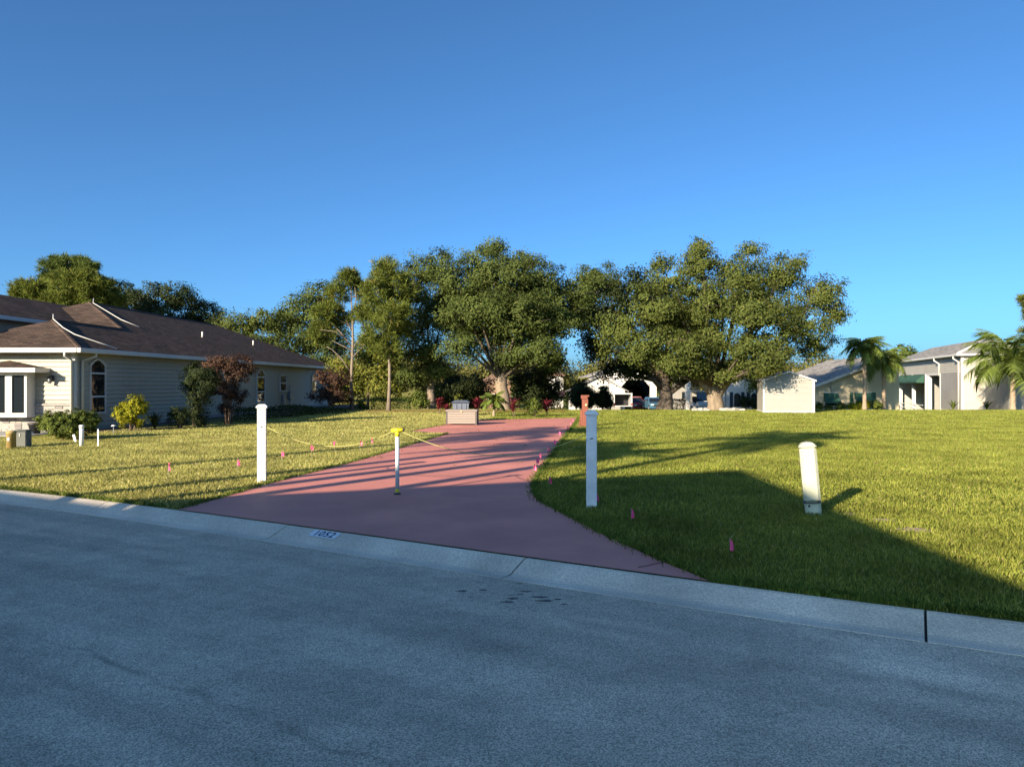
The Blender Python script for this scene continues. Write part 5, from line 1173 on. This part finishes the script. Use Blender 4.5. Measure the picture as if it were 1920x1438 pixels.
# white RV garage
dA = 95; zA = zg(dA); xA = mx(1063, dA)
t = thing('house', 'white gabled garage house with tall dark octagonal opening', 'house', (xA, dA, zA), .0)
X = lambda px: mx(px, dA) - xA
Z = lambda py: mz(py, dA) - zA
ox0, ox1, oz = X(1165), X(1219), Z(712)
b = MB()
b.box(X(1110), ox0, 0, .3, -.5, oz); b.box(ox1, X(1231), 0, .3, -.5, oz); b.prism([(X(1104), oz), (X(1234), oz), (X(1234), Z(706)), (X(1172), Z(686)), (X(1104), Z(706))], 'y', 0, .3)
b.add([(ox0, 0, oz - .001), (ox0 + .8, 0, oz - .001), (ox0, 0, oz - .9), (ox0, .3, oz - .001), (ox0 + .8, .3, oz - .001), (ox0, .3, oz - .9)], [(0, 2, 1), (3, 4, 5), (1, 2, 5, 4)])
b.add([(ox1, 0, oz - .001), (ox1 - .8, 0, oz - .001), (ox1, 0, oz - .9), (ox1, .3, oz - .001), (ox1 - .8, .3, oz - .001), (ox1, .3, oz - .9)], [(0, 1, 2), (3, 5, 4), (1, 4, 5, 2)])
b.build('wall', M['whitestucco'], t)
b = MB(); b.box(X(1110), X(1112), .3, 12, -.5, oz); b.box(X(1229), X(1231), .3, 12, -.5, oz); b.box(X(1110), X(1231), 12, 12.2, -.5, oz); b.build('inner_wall', M['dark'], t)
b = MB(); b.box(ox0 + .4, ox1 - .4, 11.6, 11.9, 1.6, 2.6); b.build('shelf', M['bark'], t)
roof_part('roof', [[(X(1100), -.4, Z(706)), (X(1172), -.4, Z(684)), (X(1172), 12.5, Z(684)), (X(1100), 12.5, Z(706))], [(X(1172), -.4, Z(684)), (X(1238), -.4, Z(706)), (X(1238), 12.5, Z(706)), (X(1172), 12.5, Z(684))]], M['roofgrey'], t, .12)
b = MB(); b.prism([(X(1066), -.5), (X(1165), -.5), (X(1165), Z(731)), (X(1118), Z(706)), (X(1066), Z(731))], 'y', -3, -.02); b.build('low_wing', M['whitestucco'], t)
roof_part('wing_roof', [[(X(1060), -3.4, Z(732.5)), (X(1118), -3.4, Z(704.5)), (X(1118), -.05, Z(704.5)), (X(1060), -.05, Z(732.5))], [(X(1118), -3.4, Z(704.5)), (X(1171), -3.4, Z(732.5)), (X(1171), -.05, Z(732.5)), (X(1118), -.05, Z(704.5))]], M['roofgrey'], t, .12)
b = MB(); b.box(X(1130), X(1160), -3.06, -3.0, 0, Z(742)); b.build('garage_door', M['greysiding'], t)
win(t, X(1072), X(1082), .9, 2.0, -3.005, .1)
# two-storey white house, tan-roofed house
d_ = 110; z_ = zg(d_); x_ = mx(1026, d_); t = thing('house', 'narrow two-storey white house with tan hip roof beyond the oak', 'house', (x_, d_, z_), 0)
w_ = mx(1056, d_) - x_; h_ = mz(704, d_) - z_
b = MB(); b.box(0, w_, 0, 7, -.3, h_); b.build('wall', M['whitestucco'], t)
roof_part('roof', [[(-.4, -.4, h_), (w_ + .4, -.4, h_), (w_/2, 3, h_ + 1.0)], [(w_ + .4, -.4, h_), (w_ + .4, 7.4, h_), (w_/2, 4, h_ + 1.0), (w_/2, 3, h_ + 1.0)], [(-.4, 7.4, h_), (-.4, -.4, h_), (w_/2, 3, h_ + 1.0), (w_/2, 4, h_ + 1.0)], [(w_ + .4, 7.4, h_), (-.4, 7.4, h_), (w_/2, 4, h_ + 1.0)]], M['rooftan'], t, .08)
b = MB(); b.prism([(-.005, mz(733, d_) - z_), (-1.2, mz(743, d_) - z_), (-1.2, mz(744, d_) - z_), (-.005, mz(744, d_) - z_)], 'x', -.2, w_ + .2); b.build('awning', M['plum'], t)
win(t, w_*.5, w_*.5 + .7, 3.0, 4.0, -.002, .08)
x_ = mx(898, d_); t = thing('house', 'low house with tan hip roof just left of the driveway oak trunk', 'house', (x_, d_, z_), 0)
w_ = mx(958, d_) - x_; h_ = mz(719, d_) - z_
b = MB(); b.box(0, w_, 0, 8, -.3, h_); b.build('wall', M['rooftan'], t)
roof_part('roof', [[(-.4, -.4, h_), (w_ + .4, -.4, h_), (w_*.6, 4, h_ + 1.5), (w_*.4, 4, h_ + 1.5)], [(w_ + .4, -.4, h_), (w_ + .4, 8.4, h_), (w_*.6, 4, h_ + 1.5)], [(-.4, 8.4, h_), (-.4, -.4, h_), (w_*.4, 4, h_ + 1.5)], [(w_ + .4, 8.4, h_), (-.4, 8.4, h_), (w_*.4, 4, h_ + 1.5), (w_*.6, 4, h_ + 1.5)]], M['rooftan'], t, .08)
win(t, w_*.3, w_*.3 + 1, .9, 2.0, -.002, .08)

# ------------------------------------------------------------------ vehicles
def wheel(par, x, y, r, w, s):
    b = MB(); b.tube([(x - w/2, y, r), (x + w/2, y, r)], r, 18); wh = b.build('wheel', M['rubber'], par)
    g = MB(); g.tube([(x + s*w*.38, y, r), (x + s*w*.54, y, r)], r*.6, 12); g.build('rim', M['steel'], wh)
def car(label, loc, rotz, paint, name='parked_car', cat='car', Wd=1.8, L=4.4, Hh=1.55):
    t = thing(name, label, cat, loc, rotz); hw = Wd/2
    lower = [(-L/2, .38), (-L/2 + .05, .78), (-L/2 + .15, .86), (-L/2 + 1.15, .97), (L/2 - .2, 1.0), (L/2, .85), (L/2, .36), (L/2 - .1, .28), (-L/2 + .12, .28)]
    b = MB(); 
    vs = []; n = len(lower)
    for x, s in ((-hw, .93), (-hw*.97, 1), (hw*.97, 1), (hw, .93)):
        for (y, z) in lower: vs.append((x, y*(.98 if abs(x) == hw else 1), .62 + (z - .62)*s))
    fs = [tuple(range(n)), tuple(range(4*n - 1, 3*n - 1, -1))] + [(k*n + i, (k+1)*n + i, (k+1)*n + (i+1) % n, k*n + (i+1) % n) for k in range(3) for i in range(n)]
    b.add(vs, fs); b.build('body', paint, t)
    cab = [(-L/2 + 1.1, .96), (-L/2 + 1.85, Hh - .08), (-L/2 + 2.1, Hh), (L/2 - .75, Hh), (L/2 - .15, .99)]; n = len(cab); vs = []
    for s in (-1, 1): vs += [(s*(hw - .08 - .22*max(0, (z - .96)/(Hh - .96))), y, z) for y, z in cab]
    b = MB(); b.add(vs, [tuple(range(n)), tuple(range(2*n - 1, n - 1, -1))] + [(i, n + i, n + (i+1) % n, (i+1) % n) for i in range(n)]); cb = b.build('cabin', paint, t)
    def q(y, z, s): return (s*(hw - .08 - .22*max(0, (z - .96)/(Hh - .96))), y, z)
    g = MB(); y0, z0, y1, z1 = -L/2 + 1.16, 1.0, -L/2 + 1.80, Hh - .12
    g.add([Vector(q(y0, z0, -.9)) + Vector((0, -.03, .02)), Vector(q(y0, z0, .9)) + Vector((0, -.03, .02)), Vector(q(y1, z1, .9)) + Vector((0, -.03, .02)), Vector(q(y1, z1, -.9)) + Vector((0, -.03, .02))], [(0, 1, 2, 3)]); g.build('windscreen', M['glass'], t)
    for s in (-1, 1):
        g = MB(); e = .012*s; g.add([(q(-L/2 + 1.4, 1.03, s)[0] + e, -L/2 + 1.4, 1.03), (q(L/2 - .4, 1.03, s)[0] + e, L/2 - .4, 1.03), (q(L/2 - .8, Hh - .1, s)[0] + e, L/2 - .8, Hh - .1), (q(-L/2 + 1.95, Hh - .1, s)[0] + e, -L/2 + 1.95, Hh - .1)], [(0, 1, 2, 3)]); g.build('side_window', M['glass'], t)
        b = MB(); b.bbox(s*(hw - .28) - .19, s*(hw - .28) + .19, -L/2 - .015, -L/2 + .10, .66, .80, .03); b.build('headlight', M['lens'], t)
        b = MB(); b.bbox(s*(hw + .06) - .08, s*(hw + .06) + .08, -L/2 + 1.35, -L/2 + 1.45, .98, 1.1, .02); b.build('mirror', paint, t)
        for yy in (-L/2 + .85, L/2 - .85): wheel(t, s*(hw - .10), yy, .33, .22, s)
    b = MB(); b.bbox(-.5, .5, -L/2 - .012, -L/2 + .1, .52, .74, .02); b.build('grille', M['black'], t)
    b = MB(); b.bbox(-hw*.95, hw*.95, -L/2 - .03, -L/2 + .1, .34, .50, .03); b.build('bumper', paint, t)
    return t
dd = 88; car('dark blue car parked facing the lawn left of the dark oak trunk', (mx(1225, dd), dd, zg(dd)), .05, M['carblue'])
dd = 92; car('dark red car in front of the white garage opening', (mx(1192, dd), dd, zg(dd)), .1, M['carred'], Hh=1.7)
# open cargo trailer
dd = 86; t = thing('cargo_trailer', 'white cargo trailer with dark open back before the white garage', 'trailer', (mx(1168, dd), dd, zg(dd)), .05)
b = MB()
for (x0, x1, z0, z1) in ((-1.1, -.95, .45, 2.0), (.95, 1.1, .45, 2.0), (-.95, .95, 1.85, 2.0), (-.95, .95, .45, .55)): b.box(x0, x1, 0, 3.6, z0, z1)
b.box(-.95, .95, 3.5, 3.6, .55, 1.85); b.build('body', M['carwhite'], t)
b = MB(); b.box(-.945, .945, 1.6, 3.45, .56, 1.84); b.build('cargo', M['dark'], t)  # added near-black block stands for the shade inside the open trailer
for s in (-1, 1): wheel(t, s*1.18, 1.8, .33, .2, s); b = MB(); b.box(s*1.0 - .06, s*1.0 + .06, -.04, 0, .6, .8); b.build('tail_lamp', M['redlens'], t)
def golf_cart(label, loc, rotz, paint, sc=1.0):
    t = thing('golf_cart', label, 'golf cart', loc, rotz); t.scale = (sc, sc, sc)
    b = MB(); b.prism([(-1.15, .3), (-1.18, .62), (-.75, .85), (-.6, .45), (.2, .42), (.25, .72), (1.1, .78), (1.15, .35)], 'x', -.55, .55); b.build('body', paint, t)
    b = MB(); b.bbox(-.5, .5, .15, .65, .72, .86, .03); b.bbox(-.5, .5, .6, .72, .86, 1.3, .03); b.build('seat', M['black'], t)
    b = MB(); b.bbox(-.6, .6, -.75, .95, 1.78, 1.84, .02); b.build('roof', paint, t)
    for s in (-1, 1):
        for y0, y1, z0 in ((-.75, -.6, .85), (.75, .8, .7)): b = MB(); b.tube([(s*.52, y0, z0), (s*.52, y1, 1.79)], .022, 6); b.build('roof_post', M['black'], t)
        b = MB(); b.bbox(s*.36 - .09, s*.36 + .09, -1.20, -1.10, .52, .62, .015); b.build('headlight', M['lens'], t)
        for y in (-.8, .8): wheel(t, s*.52, y, .23, .18, s)
    g = MB(); g.add([(-.5, -.735, .9), (.5, -.735, .9), (.5, -.62, 1.72), (-.5, -.62, 1.72)], [(0, 1, 2, 3)]); g.build('windscreen', M['glass'], t)
    b = MB(); b.tube([(-.25 + .16*math.cos(k*.7), -.35 - .05*math.sin(k*.7), 1.05 + .15*math.sin(k*.7)) for k in range(10)], .015, 5); b.build('steering_wheel', M['black'], t)
    return t
golf_cart('white golf cart parked under the tall white carport', (mx(1312, 70), 70, zg(70)), .1, M['carwhite'])
golf_cart('red and black golf cart in the shadow of the grey house port', (mx(1671, 62), 62, zg(62)), -.5, M['carred'])

# ------------------------------------------------------------------ across the street, behind the viewpoint: what shades the road
nrm = Vector((.5, .866, 0)); uu = Vector((.866, -.5, 0))
def un(u, n): return uu*u + nrm*n
g0 = un(-5.9, -7.0); t = thing('house', 'gabled house across the street whose shadow covers the road', 'house', (g0.x, g0.y, 0), math.atan2(nrm.y, nrm.x) + math.pi/2)
# local -y points to the street? local y = away from street
hwid, hp, he = 5.0, 7.05, 4.55
b = MB(); b.box(-hwid + .35, hwid - .35, .3, 14, -.3, he); b.prism([(-hwid + .35, he), (hwid - .35, he), (0, hp - .25)], 'y', .3, 14); b.build('wall', M['cream'], t)
roof_part('roof', [[(-hwid, 0, he), (0, 0, hp), (0, 14.3, hp), (-hwid, 14.3, he)], [(0, 0, hp), (hwid, 0, he), (hwid, 14.3, he), (0, 14.3, hp)]], M['roofbrown'], t, .12)
b = MB(); b.box(-1.9, 1.9, .25, .31, -.1, 3.7); b.build('garage_door', M['white'], t)
b = MB(); b.box(hwid - .3, hwid + 24, 1.2, 9, -.3, 3.4); b.prism([(1.2, 3.4), (9, 3.4), (5.1, 5.88)], 'x', hwid - .3, hwid + 24); b.build('main_wing', M['cream'], t)
roof_part('wing_roof', [[(hwid - .3, .8, 3.4), (hwid + 24.3, .8, 3.4), (hwid + 24.3, 5.1, 6.06), (hwid - .3, 5.1, 6.06)], [(hwid - .3, 9.4, 3.4), (hwid - .3, 5.1, 6.06), (hwid + 24.3, 5.1, 6.06), (hwid + 24.3, 9.4, 3.4)]], M['roofbrown'], t, .1)
for x0 in (7, 11, 16): win(t, x0, x0 + 1.4, .9, 2.2, 1.19, .08, 1.5)
pv = Vector((.793, -.607, 0)); sv = Vector((.607, .793, 0))
PG = 'palms across the street'
for i, (q, sd2, h, tx) in enumerate([(-8.3, -5.0, 6.0, 'palm across the street, first from the gable'), (-9.4, -5.5, 6.3, 'palm across the street, second from the gable'), (-10.1, -7.0, 7.0, 'palm across the street, third from the gable'), (-11.3, -7.4, 7.0, 'palm across the street, fourth from the gable'), (-6.9, -7.0, 8.9, 'palm across the street, tallest, behind the gable'), (-14.2, -7.0, 8.2, 'palm across the street, farthest from the gable')]):
    c = sv*sd2 + pv*q; palm(tx, (c.x, c.y), h, 16 if i > 3 else 10, 2.2 if i > 3 else 1.5, .8 if i > 3 else .45, drop=1.1, r=.17, group=PG)
print('tris', sum(len(o.data.loops) - 2*len(o.data.polygons) for o in bpy.data.objects if o.type == 'MESH'), 'objects', len(bpy.data.objects))
